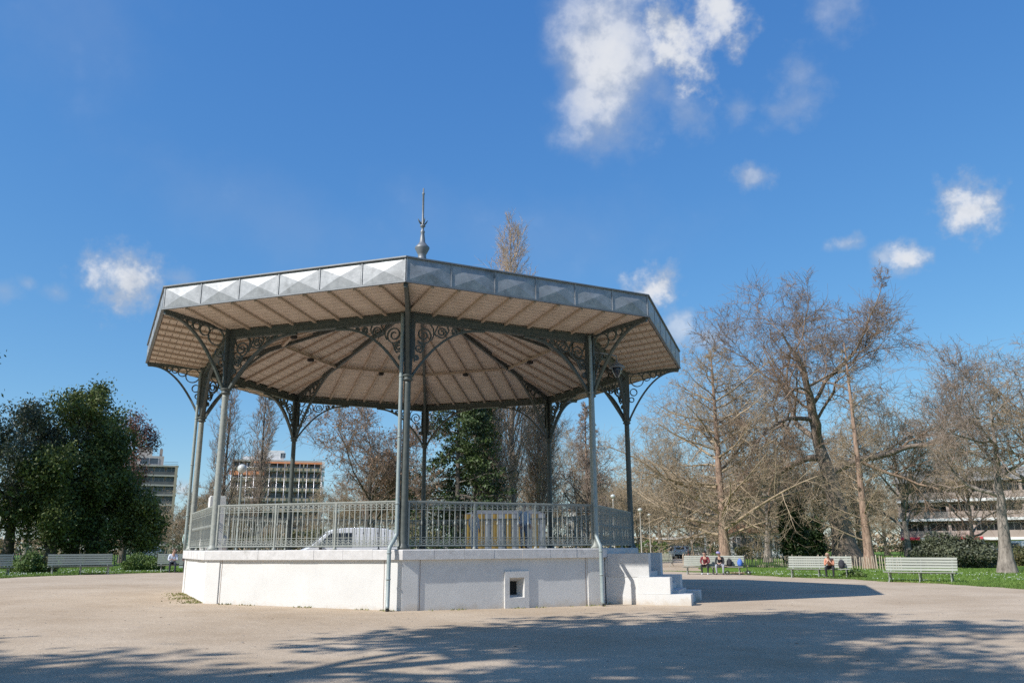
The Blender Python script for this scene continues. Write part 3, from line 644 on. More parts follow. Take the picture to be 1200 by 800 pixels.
for k in range(8):
    q = fp(k, 0, RA, 0); E_ = empty('railing', q, math.atan2(ft(k).y, ft(k).x)); E_.parent = BS
    link('rail', RLM, E_); link('scrollwork', SCM, E_, kind='stuff')
    for s in (-1, -.333, .333, 1):
        o = link('railing_post', PM, E_); o.location = (s*(hl+.04), 0, 0)
    for i in range(NB):
        o = link('baluster', BME[i % 2], E_); o.location = (-hl+SPA*(i+1), 0, 0)
# stone stele that stands inside the left railing
m = MB(); c6 = fn(6)*(AC-.36)+ft(6)*.1
m.box(c6+Vector((0, 0, ZP+.78)), (.46, .46, 1.62), math.atan2(fn(6).y, fn(6).x)); m.box(c6+Vector((0, 0, ZP+1.60)), (.40, .40, .06), math.atan2(fn(6).y, fn(6).x))
SE = m.build('stone_pillar', M_white, BS)
m = MB()
for s in (-1, 1):
    q = c6+Vector((s*.27, 0, ZP+.24)); m.lathe([(.02, -.26), (.14, -.26), (.15, -.05), (.14, .1), (.08, .2), (.02, .22)], q, 10)
m.build('scroll_foot', M_white, SE)
# downpipes
def pipe(k, off_t, off_r, jog, z1=7.55, name='downpipe', short=False):
    c = corner(k, RC, 0); rad = Vector((math.cos(ca(k)), math.sin(ca(k)), 0)); tan = Vector((-rad.y, rad.x, 0))
    p0 = c+rad*off_r+tan*off_t; p1 = p0+rad*jog[0]+tan*jog[1]
    zz = lambda p, z: Vector((p.x, p.y, z))
    base = gz(p1.x)
    path = [zz(c+rad*.1+tan*off_t, z1+.1), zz(p0, z1-.1), zz(p0, ZP+.42), zz(p0*.93+p1*.07, ZP+.34), zz(p0*.6+p1*.4, ZP+.22), zz(p0*.07+p1*.93, ZP+.06), zz(p1, ZP-.03), zz(p1, base+.13), zz(p1+rad*.05, base+.07)]
    if short: path = path[:3]+[zz(p0, ZP+.02)]
    m = MB(); m.tube(path, .052, 10); o = m.build(name, M_pipe, BS)
    m = MB()
    for z in (ZP-.1, .75, 2.6, 4.3, 5.9):
        if short and z < ZP: continue
        pp = p1 if z < ZP else p0; m.lathe([(.06, z), (.06, z+.04)], (pp.x, pp.y, 0), 10)
    m.build('pipe_collar', M_pipe, o)
    if short: return
    m = MB(); m.lathe([(.045, base+.005), (.045, base+.05)], (p1.x+rad.x*.05, p1.y+rad.y*.05, 0), 10); m.build('pipe_mouth', M_black, o)
pipe(0, -.17, .06, (.22, -.16)); pipe(1, -.15, .12, (.22, -.10)); pipe(6, .04, .17, (.15, 0), short=True)
# hanging lantern on an arm from the column beside the stairs
c = corner(1, RC, 0); LA = empty('lantern'); LA.parent = BS
lp = Vector((c.x+.92, c.y+.5, 6.95))
m = MB(); m.tube([Vector((c.x+.1, c.y+.05, 7.2)), Vector((c.x+.5, c.y+.27, 7.22)), Vector((lp.x, lp.y, 7.2)), Vector((lp.x, lp.y, 7.05))], .022, 8); m.build('lantern_arm', M_lampmetal, LA)
m = MB(); m.lathe([(.015, .14), (.035, .10), (.02, .06), (.07, .04), (.17, -.03), (.25, -.10), (.25, -.125), (.2, -.13)], lp, 16); m.build('lantern_hood', M_lampmetal, LA)
m = MB(); m.lathe([(.18, -.13), (.16, -.22), (.09, -.36), (.05, -.40)], lp, 12); m.build('lantern_glass', M_carglass, LA)
m = MB()
for i in range(4):
    a = i*math.pi/2+.5; m.tube([lp+Vector((.2*math.cos(a), .2*math.sin(a), -.13)), lp+Vector((.17*math.cos(a), .17*math.sin(a), -.25)), lp+Vector((.06*math.cos(a), .06*math.sin(a), -.41))], .012, 5)
m.build('lantern_cage', M_lampglass, LA)

# ------------------------------------------------------------------ trees
def nrm(a): return a/np.maximum(np.linalg.norm(a, axis=-1, keepdims=True), 1e-9)
def perp(d, az):
    ref = np.where(np.abs(d[..., 2:3]) > .9, np.array([1., 0, 0]), np.array([0, 0, 1.]))
    a = nrm(np.cross(d, ref)); b = np.cross(d, a)
    return a*np.cos(az)[..., None]+b*np.sin(az)[..., None]
def trunk_path(rg, h, r0, r1, seg=10, lean=(0, 0), wob=.03, flare=1.6):
    t = np.linspace(0, 1, seg+1); P = np.zeros((1, seg+1, 3)); P[0, :, 2] = t*h
    P[0, :, 0] = lean[0]*t*h; P[0, :, 1] = lean[1]*t*h
    w = np.cumsum(rg.normal(0, wob*h/seg, (seg+1, 2)), 0); w -= w[0]; P[0, :, :2] += w*np.minimum(1, t*3)[:, None]
    rad = r0+(r1-r0)*t**.8; rad = rad*(1+(flare-1)*np.exp(-t*h/.7)); return P, rad[None]
def spawn(rg, P, Rd, n, t0, t1, ang, angv, ln, lnv, seg=4, wob=.15, up=0.0, rr=.55, tip=.25, shape=None, minr=.004, lenbase=None, absr=None):
    N, S, _ = P.shape; S -= 1
    t = (np.arange(n)[None]+rg.random((N, n)))/n; t = t0+(t1-t0)*t
    f = t*S; i = np.minimum(f.astype(int), S-1); w = (f-i)[..., None]
    ii = np.arange(N)[:, None]
    pos = P[ii, i]*(1-w)+P[ii, i+1]*w; pd = nrm(P[ii, i+1]-P[ii, i]); pr = (Rd[ii, i]*(1-w[..., 0])+Rd[ii, i+1]*w[..., 0])
    L = lenbase if lenbase is not None else np.linalg.norm(P[:, 1:]-P[:, :-1], axis=-1).sum(1)
    az = (np.arange(n)[None]*2.39996)+rg.random((N, 1))*6.28+rg.normal(0, .5, (N, n))
    an = np.radians(ang+rg.normal(0, angv, (N, n)))
    d = pd*np.cos(an)[..., None]+perp(pd, az)*np.sin(an)[..., None]
    le = np.asarray(L)[..., None]*ln*(1+rg.normal(0, lnv, (N, n)))*(shape(t) if shape is not None else 1.0); le = np.maximum(le, .06)
    M = N*n; pos = pos.reshape(M, 3); d = d.reshape(M, 3); le = le.reshape(M); pr = pr.reshape(M)
    Q = np.zeros((M, seg+1, 3)); Q[:, 0] = pos
    for s in range(seg):
        d = nrm(d+rg.normal(0, wob, (M, 3))+np.array([0, 0, up])); Q[:, s+1] = Q[:, s]+d*(le/seg)[:, None]
    r0 = np.maximum(pr*rr, minr) if absr is None else np.maximum(np.minimum(pr*.8, absr*le), minr)
    tt = np.linspace(0, 1, seg+1)[None]; Rq = np.maximum(r0[:, None]*(1-(1-tip)*tt), minr*.55)
    return Q, Rq, le
def tubes(levels, ks):
    Vs, Qs, off = [], [], 0
    for (P, Rd), k in zip(levels, ks):
        N, S, _ = P.shape; T = np.zeros_like(P); T[:, 1:-1] = P[:, 2:]-P[:, :-2]; T[:, 0] = P[:, 1]-P[:, 0]; T[:, -1] = P[:, -1]-P[:, -2]; T = nrm(T)
        D = nrm(P[:, -1]-P[:, 0])[:, None]+np.zeros_like(T)
        ref = np.where(np.abs(D[..., 2:3]) > .8, np.array([1., .1, 0]), np.array([.05, 0, 1.])); a = nrm(np.cross(T, ref)); b = np.cross(T, a)
        th = np.arange(k)*2*np.pi/k
        V = P[:, :, None]+Rd[:, :, None, None]*(a[:, :, None]*np.cos(th)[None, None, :, None]+b[:, :, None]*np.sin(th)[None, None, :, None])
        idx = np.arange(N*S*k).reshape(N, S, k)+off; nx = np.roll(idx, -1, 2)
        Qs.append(np.stack([idx[:, :-1], nx[:, :-1], nx[:, 1:], idx[:, 1:]], -1).reshape(-1, 4)); Vs.append(V.reshape(-1, 3)); off += N*S*k
    return np.concatenate(Vs), np.concatenate(Qs)
def leaves(rg, C, n, spread, size, aspect=.55, flat=0.0, droop=0.0):
    M = len(C)*n; c = np.repeat(C, n, 0)+rg.normal(0, 1, (M, 3))*np.asarray(spread)
    nz_ = nrm(rg.normal(0, 1, (M, 3))+np.array([0, 0, flat])); a = perp(nz_, rg.random(M)*6.28); a[:, 2] -= droop; a = nrm(a); b = nrm(np.cross(nz_, a))
    s = size*(.6+.8*rg.random(M))[:, None]
    V = np.stack([c-a*s, c+b*s*aspect, c+a*s, c-b*s*aspect], 1).reshape(-1, 3); return V, np.arange(M*4).reshape(-1, 4)
def tree(name, loc, trunk, crown, tmat, cmat, leaf=None, lmat=None, rz=0.0, sc=1.0, **k):
    """trunk: (levels, sides); crown likewise; leaf: (V,Q)"""
    o = empty(name, loc, rz, **k); o.scale = (sc,)*3
    V, Q = tubes(*trunk); link('trunk', np_mesh('trunk', V, Q, tmat), o)
    V, Q = tubes(*crown) if crown else (np.zeros((0, 3)), np.zeros((0, 4), int)); mi = np.zeros(len(Q), int)
    mats = [cmat]
    if leaf is not None:
        mi = np.concatenate([mi, np.ones(len(leaf[1]), int)]); Q = np.concatenate([Q, leaf[1]+len(V)]); V = np.concatenate([V, leaf[0]]); mats.append(lmat)
    link('crown', np_mesh('crown', V, Q, mats, True, mi), o)
    return o
def again(src, loc, rz, sc, **k):
    o = copy_tree(src); o.location = loc; o.rotation_euler = (0, 0, rz); o.scale = sc if hasattr(sc, '__len__') else (sc,)*3
    return tag(o, **k)

def oak(seed, h, r0, lean, spread=1.0, n=(10, 8, 7, 7, 6), t0=.40, minr=.020, ang=46, th=.58, tip=.42):
    rg = np.random.default_rng(seed)
    T = trunk_path(rg, h*th, r0, r0*tip, 12, lean, .05, 1.45)
    a = spawn(rg, *T, n[0], t0, 1.0, ang, 12, .46*spread, .16, 8, .17, .07, .55, .22, lambda t: 1.25-.3*t, .02, np.array([h]))
    b = spawn(rg, a[0], a[1], n[1], .2, 1.0, 46, 13, .48, .22, 6, .2, .06, .58, .22, lambda t: 1.2-.6*t, .02)
    c = spawn(rg, b[0], b[1], n[2], .15, 1.0, 42, 15, .44, .25, 4, .2, .03, .5, .3, None, minr)
    d = spawn(rg, c[0], c[1], n[3], .1, 1.0, 42, 16, .46, .3, 3, .2, .03, .6, .5, None, minr)
    e = spawn(rg, d[0], d[1], n[4], .1, 1.0, 42, 16, .55, .3, 2, .15, .02, .8, .6, None, minr*.8)
    return ([T, a[:2]], [12, 7]), ([b[:2], c[:2], d[:2], e[:2]], [5, 4, 3, 3]), e
def broad_oak(seed, h, r0, lean, n, th, tip, spread=1.0, minr=.015, t0=.4, ang=58):
    rg = np.random.default_rng(seed)
    T = trunk_path(rg, h*th, r0, r0*tip, 12, lean, .06, 1.45)
    a = spawn(rg, *T, n[0], t0, 1.0, ang, 14, .40*spread, .15, 9, .20, .035, .62, .22, lambda t: 1.3-.45*t, .02, np.array([h]))
    b = spawn(rg, a[0], a[1], n[1], .22, 1.0, 48, 13, .50, .22, 7, .24, .03, .58, .22, lambda t: 1.2-.55*t, .02)
    c = spawn(rg, b[0], b[1], n[2], .15, 1.0, 44, 15, .46, .25, 5, .22, .03, .55, .3, None, minr)
    d = spawn(rg, c[0], c[1], n[3], .1, 1.0, 42, 16, .46, .3, 3, .2, .03, .6, .5, None, minr)
    e = spawn(rg, d[0], d[1], n[4], .1, 1.0, 42, 16, .55, .3, 2, .15, .02, .8, .6, None, minr*.8)
    return ([T, a[:2]], [12, 8]), ([b[:2], c[:2], d[:2], e[:2]], [6, 4, 3, 3]), e
def cypress(seed, h, r0, wid, n=(46, 10, 8, 4), up=.03, t0=.14, ang=80, minr=.018, lean=(0, 0), droop=-.02, pw=.75):
    rg = np.random.default_rng(seed)
    T = trunk_path(rg, h, r0, .05, 14, lean, .012, 1.5)
    a = spawn(rg, *T, n[0], t0, .98, ang, 9, 1.0, .22, 7, .10, up, .5, .2, lambda t: .05+.95*(1-((t-t0)/(1-t0)))**pw, .01, np.array([wid]), .016)
    b = spawn(rg, a[0], a[1], n[1], .12, 1.0, 50, 14, .36, .3, 4, .16, droop, .55, .3, lambda t: 1.15-.6*t, minr)
    c = spawn(rg, b[0], b[1], n[2], .1, 1.0, 48, 16, .42, .3, 3, .18, droop, .6, .4, None, minr)
    d = spawn(rg, c[0], c[1], n[3], .1, 1.0, 45, 18, .5, .3, 2, .15, 0, .7, .5, None, minr*.8)
    return ([T], [12]), ([a[:2], b[:2], c[:2], d[:2]], [5, 4, 3, 3]), d
def poplar(seed, h, r0, wid, n=(60, 9, 7, 3), minr=.014, base=.06):
    rg = np.random.default_rng(seed)
    T = trunk_path(rg, h*.97, r0, .04, 14, (0, 0), .008, 1.4)
    a = spawn(rg, *T, n[0], base, .97, 30, 6, 1.0, .15, 7, .05, .20, .5, .2, lambda t: np.maximum(.25, np.minimum(1.0, .6+1.5*t)*(1.12-t)**.55), .012, np.array([wid]), .014)
    b = spawn(rg, a[0], a[1], n[1], .15, 1.0, 28, 8, .36, .3, 4, .08, .12, .55, .3, None, minr)
    c = spawn(rg, b[0], b[1], n[2], .1, 1.0, 32, 10, .42, .3, 3, .12, .08, .6, .4, None, minr)
    d = spawn(rg, c[0], c[1], n[3], .1, 1.0, 35, 12, .5, .3, 2, .12, .05, .7, .5, None, minr*.8)
    return ([T], [9]), ([a[:2], b[:2], c[:2], d[:2]], [4, 4, 3, 3]), d
def tips(lv): return lv[0][:, -1]

# right-hand park trees
D = 76; g = at(994, D, 655); t, c, e = broad_oak(12, 24.5, 1.10, (-.14, 0), (9, 7, 7, 7, 8), .70, .10, .98, ang=66)
tree('oak_tree', g, t, c, M_bark_oak, M_twig_brown, rz=0, label='huge bare oak with thick leaning trunk behind the bench of the orange-jacketed person', cat='tree')
D = 66; g = at(1020, D, 664); t, c, e = cypress(8, ztop(1020, 402, D)+.3, .36, 3.1, (44, 8, 6, 4), .07, .10, 76, .012)
tree('larch_tree', g, t, c, M_bark_red, M_twig_tan, label='slim straight bare conifer with reddish trunk beside the huge oak', cat='tree')
D = 68; g = at(850, D, 655); t, c, e = cypress(21, ztop(850, 408, D), .46, 9.5, (54, 10, 8, 4), .05, .12, 76, .012, pw=.62)
tree('swamp_cypress', g, t, c, M_bark_red, M_twig_tan, label='bare tan tree with drooping fine twigs standing behind the bench with two people', cat='tree')
D = 57; g = at(1181, D, 671); t, c, e = broad_oak(5, 14.5, .42, (.05, 0), (9, 7, 7, 6, 4), .70, .10, .9, .011, .42, 60)
tree('lime_tree', g, t, c, M_bark_grey, M_twig_grey, label='bare tree with flared grey-brown trunk on the daisy lawn past the empty bench', cat='tree')
D = 60; g = at(1275, D, 671); t, c, e = oak(29, 14.0, .42, (-.05, 0), .9, (11, 7, 6, 6, 5), .35, .014)
tree('lime_tree', g, t, c, M_bark_grey, M_twig_tan, label='bare pale tree at the lawn edge whose twigs reach over the long building', cat='tree')
D = 92; g = at(900, D, 650); t, c, e = oak(31, 17, .38, (.02, 0), 1.0, (11, 7, 6, 6, 5), .30, .018)
OKB = tree('bare_tree', g, t, c, M_bark_grey, M_twig_tan, label='bare broad tree behind the ivy-covered trunk, left of the huge oak', cat='tree', group='bare trees in the background of the park')
t, c, e = oak(37, 13, .24, (0, 0), 1.05, (13, 7, 6, 6, 5), .2, .018, 56)
BUS = tree('bare_tree', at(925, 108, 650), t, c, M_bark_grey, M_twig_tan, label='low bare tree in front of the low white pavilion', cat='tree', group='bare trees in the background of the park')
GB = 'bare trees in the background of the park'
for (u, d, sc, rz, src, lab) in ((1065, 84, .80, 1.1, OKB, 'bare tree over the paling fence end, in front of the long building'), (960, 100, .95, 3.3, BUS, 'bare tree directly behind the huge oak'),
                            (1010, 105, .95, 4.0, OKB, 'bare tree behind the slim reddish conifer'), (812, 118, .95, .7, BUS, 'bare tree over the parked white car'),
                            (775, 125, 1.0, 2.0, OKB, 'bare tree rising behind the pale lamp posts'), (748, 115, .80, 5.0, BUS, 'bare tree behind the bandstand column next to the steps'), (870, 125, .85, 4.4, BUS, 'bare tree behind the low white pavilion'),
                            (1140, 95, .72, 5.5, OKB, 'bare tree in front of the red awnings'), (725, 128, 1.0, 3.6, BUS, 'bare tree right of the lamp post seen over the side railing'), (218, 88, .42, 1.9, BUS, 'pale bare small tree beside the tower block'),
                            (238, 120, .85, 2.9, BUS, 'bare tree between the tower block and the lamp with a globe'), (480, 110, .95, .2, BUS, 'bare tree behind the front column, beside the conifer'), (405, 125, .85, 5.8, BUS, 'bare tree behind the brown-leaved tree'), (678, 105, .85, 1.4, OKB, 'bare tree right of the tall poplar')):
    again(src, at(u, d, 650), rz, sc, label=lab)
rr_ = random.Random(4)
for i, u in enumerate(range(-20, 1240, 42)):
    src = (BUS, OKB)[i % 2]; d = rr_.uniform(150, 205); f = rr_.uniform(.75, 1.0)
    if 145 < u < 225 or 250 < u < 380: f *= .55
    again(src, at(u+rr_.uniform(-10, 10), d, 645), rr_.uniform(0, 6.28), (f*1.25, f*1.25, f*(.95 if i % 2 else 1.05)), label='bare brown tree in the far row that closes the park', group='far row of bare trees')
# trees behind the bandstand
D = 88; g = at(601, D); t, c, e = poplar(41, ztop(601, 260, D), .45, 8.0, (54, 10, 7, 4), .016)
POP = tree('poplar_tree', g, t, c, M_bark_grey, M_twig_pop, label='very tall bare poplar whose top rises above the bandstand roof', cat='tree')
D = 84; g = at(574, D); t, c, e = poplar(43, ztop(585, 440, D), .36, 6.5, (64, 11, 8, 4), .016, .03)
PO2 = tree('poplar_tree', g, t, c, M_bark_grey, M_twig_pop, label='dense tan poplar beside the dark conifer, lower than the tallest one', cat='tree')
again(PO2, at(632, 92), 2.0, (1.05, 1.05, .95), label='dense tan poplar to the right of the tallest poplar')
D = 95; t, c, e = poplar(47, ztop(258, 458, D), .26, 4.6, (34, 7, 6, 4), .017, .12)
PO3 = tree('poplar_tree', at(257, D), t, c, M_bark_dark, M_twig_grey, label='slim leafless poplar left of the globe lamp, seen beside the left column', cat='tree')
again(PO3, at(299, D-3), 1.5, (1.15, 1.15, .99), label='slim leafless poplar in front of the scaffolded building')
D = 78; t, c, e = oak(53, ztop(425, 482, D)*1.0, .30, (.02, 0), 1.0, (13, 8, 7, 6, 4), .25, .016)
rg = np.random.default_rng(2); lv = leaves(rg, tips(e)[rg.random(len(e[0])) < .30], 1, .16, .10)
tree('bare_tree', at(428, D), t, c, M_bark_dark, M_twig_brown, lv, M_leaf_dry, label='round tree with dry brown leaves behind the white van', cat='tree')
D = 84; t, c, e = cypress(59, ztop(690, 470, D), .24, 4.2, (56, 9, 7, 4), .12, .1, 66)
tree('larch_tree', at(689, D), t, c, M_bark_red, M_twig_grey, label='thin bare conifer seen between the right-hand columns', cat='tree')
def conifer(seed, h, r0, wid, nl=7, n1=70, pw=.75, leafn=10, spread=(.28, .28, .10), size=.17, t0=.08):
    rg = np.random.default_rng(seed); T = trunk_path(rg, h, r0, .04, 12, (0, 0), .01, 1.4)
    a = spawn(rg, *T, n1, t0, .985, 84, 9, 1.0, .2, 6, .08, -.01, .5, .2, lambda t: .06+.94*(1-t)**pw, .01, np.array([wid]), .016)
    b = spawn(rg, a[0], a[1], nl, .15, 1.0, 50, 12, .38, .3, 3, .12, -.03, .6, .3, lambda t: 1.1-.5*t, .01)
    C = b[0][:, 1:].reshape(-1, 3); lv = leaves(rg, C, leafn, spread, size, .4, 1.0, .25); return ([T], [9]), ([a[:2], b[:2]], [4, 3]), lv
t, c, lv = conifer(61, 20, .4, 5.6, 8, 80)
tree('cedar_tree', at(536, 76), t, c, M_bark_dark, M_bark_dark, lv, M_leaf_con, label='dark green conifer standing behind the bandstand next to the poplars', cat='tree')
t, c, lv = conifer(63, 18, .4, 4.2, 7, 70, .6)
tree('cedar_tree', at(556, 82), t, c, M_bark_dark, M_bark_dark, lv, M_leaf_ivy, label='narrow darker conifer between the green conifer and the poplars', cat='tree')
# left evergreen group
def evergreen(seed, h, r0, wid, clump, size, n=(16, 8, 6), t0=.12, lean=(0, 0), keep=1.0, spread=.42, up=.05):
    rg = np.random.default_rng(seed); T = trunk_path(rg, h*.86, r0, r0*.2, 10, lean, .04, 1.4)
    a = spawn(rg, *T, n[0], t0, 1.0, 66, 14, 1.0, .18, 6, .15, up, .5, .25, lambda t: np.sqrt(np.maximum(.10, 1-((t-.35)/.72)**2)), .02, np.array([wid]))
    b = spawn(rg, a[0], a[1], n[1], .2, 1.0, 48, 15, .42, .25, 4, .18, .05, .55, .3, lambda t: 1.2-.5*t)
    c = spawn(rg, b[0], b[1], n[2], .2, 1.0, 45, 15, .45, .25, 3, .18, .02, .6, .4)
    C = np.concatenate([tips(c), c[0][:, 1]]); C = C[rg.random(len(C)) < keep]
    return ([T, a[:2]], [9, 5]), ([b[:2], c[:2]], [4, 3]), leaves(rg, C, clump, spread, size, .5, .5)
D = 80; t, c, lv = evergreen(71, ztop(88, 450, D), .5, 4.9, 24, .13, (20, 9, 7), 0.16, (0, 0), .55, .36)
tree('magnolia_tree', at(84, D, 655), t, c, M_bark_dark, M_bark_dark, lv, M_leaf_mag, label='large dark evergreen tree, tallest of the group beyond the left benches', cat='tree')
D = 78; t, c, lv = evergreen(73, ztop(10, 468, D), .45, 4.4, 22, .12, (18, 9, 7), 0.18, (0, 0), .55, .36)
tree('holm_oak', at(8, D, 655), t, c, M_bark_dark, M_bark_dark, lv, M_leaf_olive, label='grey-green evergreen tree with bare lower stems left of the largest evergreen', cat='tree')
D = 77; t, c, lv = evergreen(75, ztop(135, 512, D), .4, 2.9, 24, .13, (16, 8, 7), 0.12, (0, 0), .55, .36)
tree('magnolia_tree', at(107, D, 655), t, c, M_bark_dark, M_bark_dark, lv, M_leaf_mag, label='lower dark evergreen filling the right flank of the largest evergreen', cat='tree')
t, c, lv = evergreen(76, ztop(60, 540, 75), .4, 3.8, 24, .13, (16, 8, 7), 0.1, (0, 0), .55, .36)
tree('magnolia_tree', at(58, 75, 655), t, c, M_bark_dark, M_bark_dark, lv, M_leaf_mag, label='low dark evergreen with a leaning stem above the paling fence', cat='tree')
D = 76; t, c, lv = evergreen(77, ztop(155, 586, D), .16, 1.9, 20, .12, (12, 6, 5), .2)
tree('loquat_tree', at(158, D, 655), t, c, M_bark_dark, M_bark_dark, lv, M_leaf_yel, label='small yellow-green tree beneath the dark evergreens by the tower block', cat='tree')
D = 90; t, c, lv = evergreen(79, ztop(143, 474, D), .3, 2.4, 10, .11, (14, 7, 5), .5, (0, 0), .7, .35)
tree('copper_tree', at(143, D, 655), t, c, M_bark_dark, M_bark_dark, lv, M_leaf_red, label='copper-red leaved tree peeping out behind the dark evergreens', cat='tree')
t, c, lv = conifer(83, 24, .6, 8.5, 8, 54, .7, 8, (.4, .4, .12), .2)
tree('cedar_tree', at(-150, 74, 655), t, c, M_bark_dark, M_bark_dark, lv, M_leaf_ivy, label='big cedar whose dark branch tip shows above the grey-green evergreen', cat='tree')
# ivy trunk, bushes, hedges
def bush(name, loc, rx, ry, rz_, n, size, mt, seed, **k):
    rg = np.random.default_rng(seed); o = empty(name, loc, 0, **k)
    P = nrm(rg.normal(0, 1, (n, 3))); lump = 1+.18*np.sin(P[:, 0]*5+seed)+.14*np.sin(P[:, 1]*6+2*seed)+.12*np.sin(P[:, 2]*7)
    C = P*(np.array([rx, ry, rz_])*(.72+.28*rg.random((n, 1))**.5))*lump[:, None]; C[:, 2] = np.abs(C[:, 2]+rz_*.35)*.78
    V, Q = leaves(rg, C, 5, size*.9, size, .5, .3); link('foliage', np_mesh('foliage', V, Q, mt, False), o)
    m = MB(); rr = random.Random(seed)
    for i in range(7):
        a = rr.random()*6.28; m.tube([(0, 0, -.1), (rx*.3*math.cos(a), ry*.3*math.sin(a), rz_*.4), (rx*.6*math.cos(a), ry*.6*math.sin(a), rz_*.9)], [.04, .03, .012], 5)
    m.build('stems', M_bark_dark, o); return o
bush('round_bush', at(34, 54, 665), .95, .9, .95, 1500, .06, M_leaf_bush, 1, label='rounded green bush behind the leftmost benches, left of the twiggy one', cat='bush')
bush('twiggy_bush', at(55, 54, 665), .5, .5, .75, 500, .05, M_leaf_hedge, 2, label='small brownish bush between the round bush and the empty left bench', cat='bush')
bush('clipped_bush', at(164, 57, 665), 1.15, .9, .85, 1700, .06, M_leaf_bush, 3, label='clipped bright green bush between the two left benches', cat='bush')
bush('dark_bush', at(1118, 70, 662), 2.9, 2.0, 2.1, 4200, .10, M_leaf_olive, 4, label='big dark grey-green bush behind the empty right bench', cat='bush')
bush('low_bush', at(1072, 72, 662), 1.3, .8, .7, 700, .08, M_leaf_bush, 5, label='low bright green shrub at the end of the right paling fence', cat='bush')
bush('dark_bush', at(1195, 78, 662), 1.6, 1.6, 1.3, 1500, .09, M_leaf_hedge, 6, label='brownish bush beyond the lawn tree at the park edge', cat='bush')
bush('flower_tuft', at(1003, 46.5, 672), .55, .5, .32, 500, .05, M_leaf_bush, 7, label='leafy green tuft beside the bench of the orange-jacketed person', cat='plant')
def ivy(loc, h, rad, seed, lab):
    rg = np.random.default_rng(seed); o = empty('ivy_trunk', loc, 0, label=lab, cat='tree')
    T = trunk_path(rg, h, .35, .2, 8, (0, 0), .02, 1.3); a = spawn(rg, *T, 14, .4, 1, 50, 12, .4, .3, 5, .2, .05, .5)
    V, Q = tubes([T, a[:2]], [8, 5]); link('trunk', np_mesh('trunk', V, Q, M_bark_dark), o)
    zz = rg.random(2600)*h; an = rg.random(2600)*6.28; r = rad*(.5+.6*np.sin(zz/h*3.0)+.15*np.sin(zz*2+an*2))*(.6+.5*rg.random(2600))
    V, Q = leaves(rg, np.stack([r*np.cos(an), r*np.sin(an), zz], 1), 5, .14, .11, .6); link('crown', np_mesh('crown', V, Q, M_leaf_ivy, False), o)
ivy(at(932, 74, 655), 5.2, .85, 5, 'dark ivy-covered trunk left of the huge oak')
ivy(at(955, 82, 655), 4.0, .8, 6, 'ivy-grown stump between the ivy-covered trunk and the huge oak')
def hedge(loc, rz, L, W, H, mt, seed, lab, size=.10, dens=55):
    rg = np.random.default_rng(seed); o = empty('hedge', loc, rz, label=lab, cat='hedge'); n = int(L*H*dens)
    P = rg.random((n, 3))-.5; ax = rg.integers(0, 3, n); sg = np.sign(rg.random(n)-.5)*.5
    P[np.arange(n), ax] = sg*(1-.15*rg.random(n)); C = P*np.array([L, W, H]); C[:, 2] += H/2; C[:, 2] *= 1+.10*np.sin(C[:, 0]*1.3+seed)+.06*np.sin(C[:, 0]*3.1)
    V, Q = leaves(rg, C, 4, size, size, .5, .2); link('foliage', np_mesh('foliage', V, Q, mt, False), o)
    m = MB(); rr = random.Random(seed)
    for i in range(int(L)): x = -L/2+.5+i; m.tube([(x, 0, -.1), (x+rr.uniform(-.2, .2), 0, H*.5), (x+rr.uniform(-.3, .3), 0, H*.9)], [.04, .03, .01], 5)
    m.build('stems', M_bark_dark, o)
def hx(u, d): g = at(u, d, 645); return g, facing(g[0], g[1])
hedge(*hx(425, 70), 13, 1.2, 2.6, M_leaf_hedge, 1, 'olive-brown hedge behind the white van')
hedge(*hx(310, 75), 9, 1.2, 2.2, M_leaf_hedge, 2, 'olive hedge below the scaffolded building')
hedge(*hx(672, 80), 9, 1.4, 2.4, M_leaf_hedge, 3, 'brownish hedge right of the striped booth')
hedge(*hx(492, 66), 5, 1.2, 2.2, M_leaf_ivy, 4, 'dark hedge at the foot of the green conifer')
hedge(*hx(800, 135), 16, 1.5, 1.7, M_leaf_bush, 5, 'low green hedge bordering the car park')
hedge(*hx(70, 100), 30, 2, 1.6, M_leaf_ivy, 6, 'long dark hedge behind the evergreen group')
hedge(*hx(755, 95), 5, 1.2, 2.0, M_leaf_bush, 7, 'bright green shrub row behind the pale lamp posts')
hedge(*hx(1000, 118), 30, 1.5, 1.4, M_leaf_hedge, 8, 'long brown-green hedge at the far lawn edge')
hedge(*hx(600, 235), 330, 3, 4.2, M_twig_tan, 9, 'far brown thicket that closes the park behind all trees', .5, 9)
# trees on the sunny side, behind and left of the photographer: they shade the foreground
def shade_tree(loc, seed, h, wid, keep, lab, clump=12, t0=.3):
    t, c, lv = evergreen(seed, h, .5, wid, clump, .24, (16, 8, 6), t0, (0, 0), keep, .5)
    tree('plane_tree', loc, t, c, M_bark_grey, M_bark_grey, lv, M_leaf_shade, label=lab, cat='tree')
shade_tree((-12.5, -24.5, gz(-12.5)), 91, 23, 5.5, .5, 'tall leafy tree on the sunny side that shades the near sand', 12, .5)
shade_tree((-23.3, -29.8, gz(-24)), 92, 19, 6.0, .7, 'broad leafy tree in the row that shades the foreground, second from the tallest')
shade_tree((-15.5, -35.5, gz(-14)), 93, 22, 6.0, .75, 'leafy tree at the end of the shading row')
shade_tree((-6.5, -33.0, gz(-6.5)), 96, 24, 5.5, .5, 'leafy tree standing in front of the shading row, away from the others')
shade_tree((-34.0, -5.0, .28), 94, 15, 5.0, .4, 'thinner leafy tree left of the court that casts streaky shade', 8)

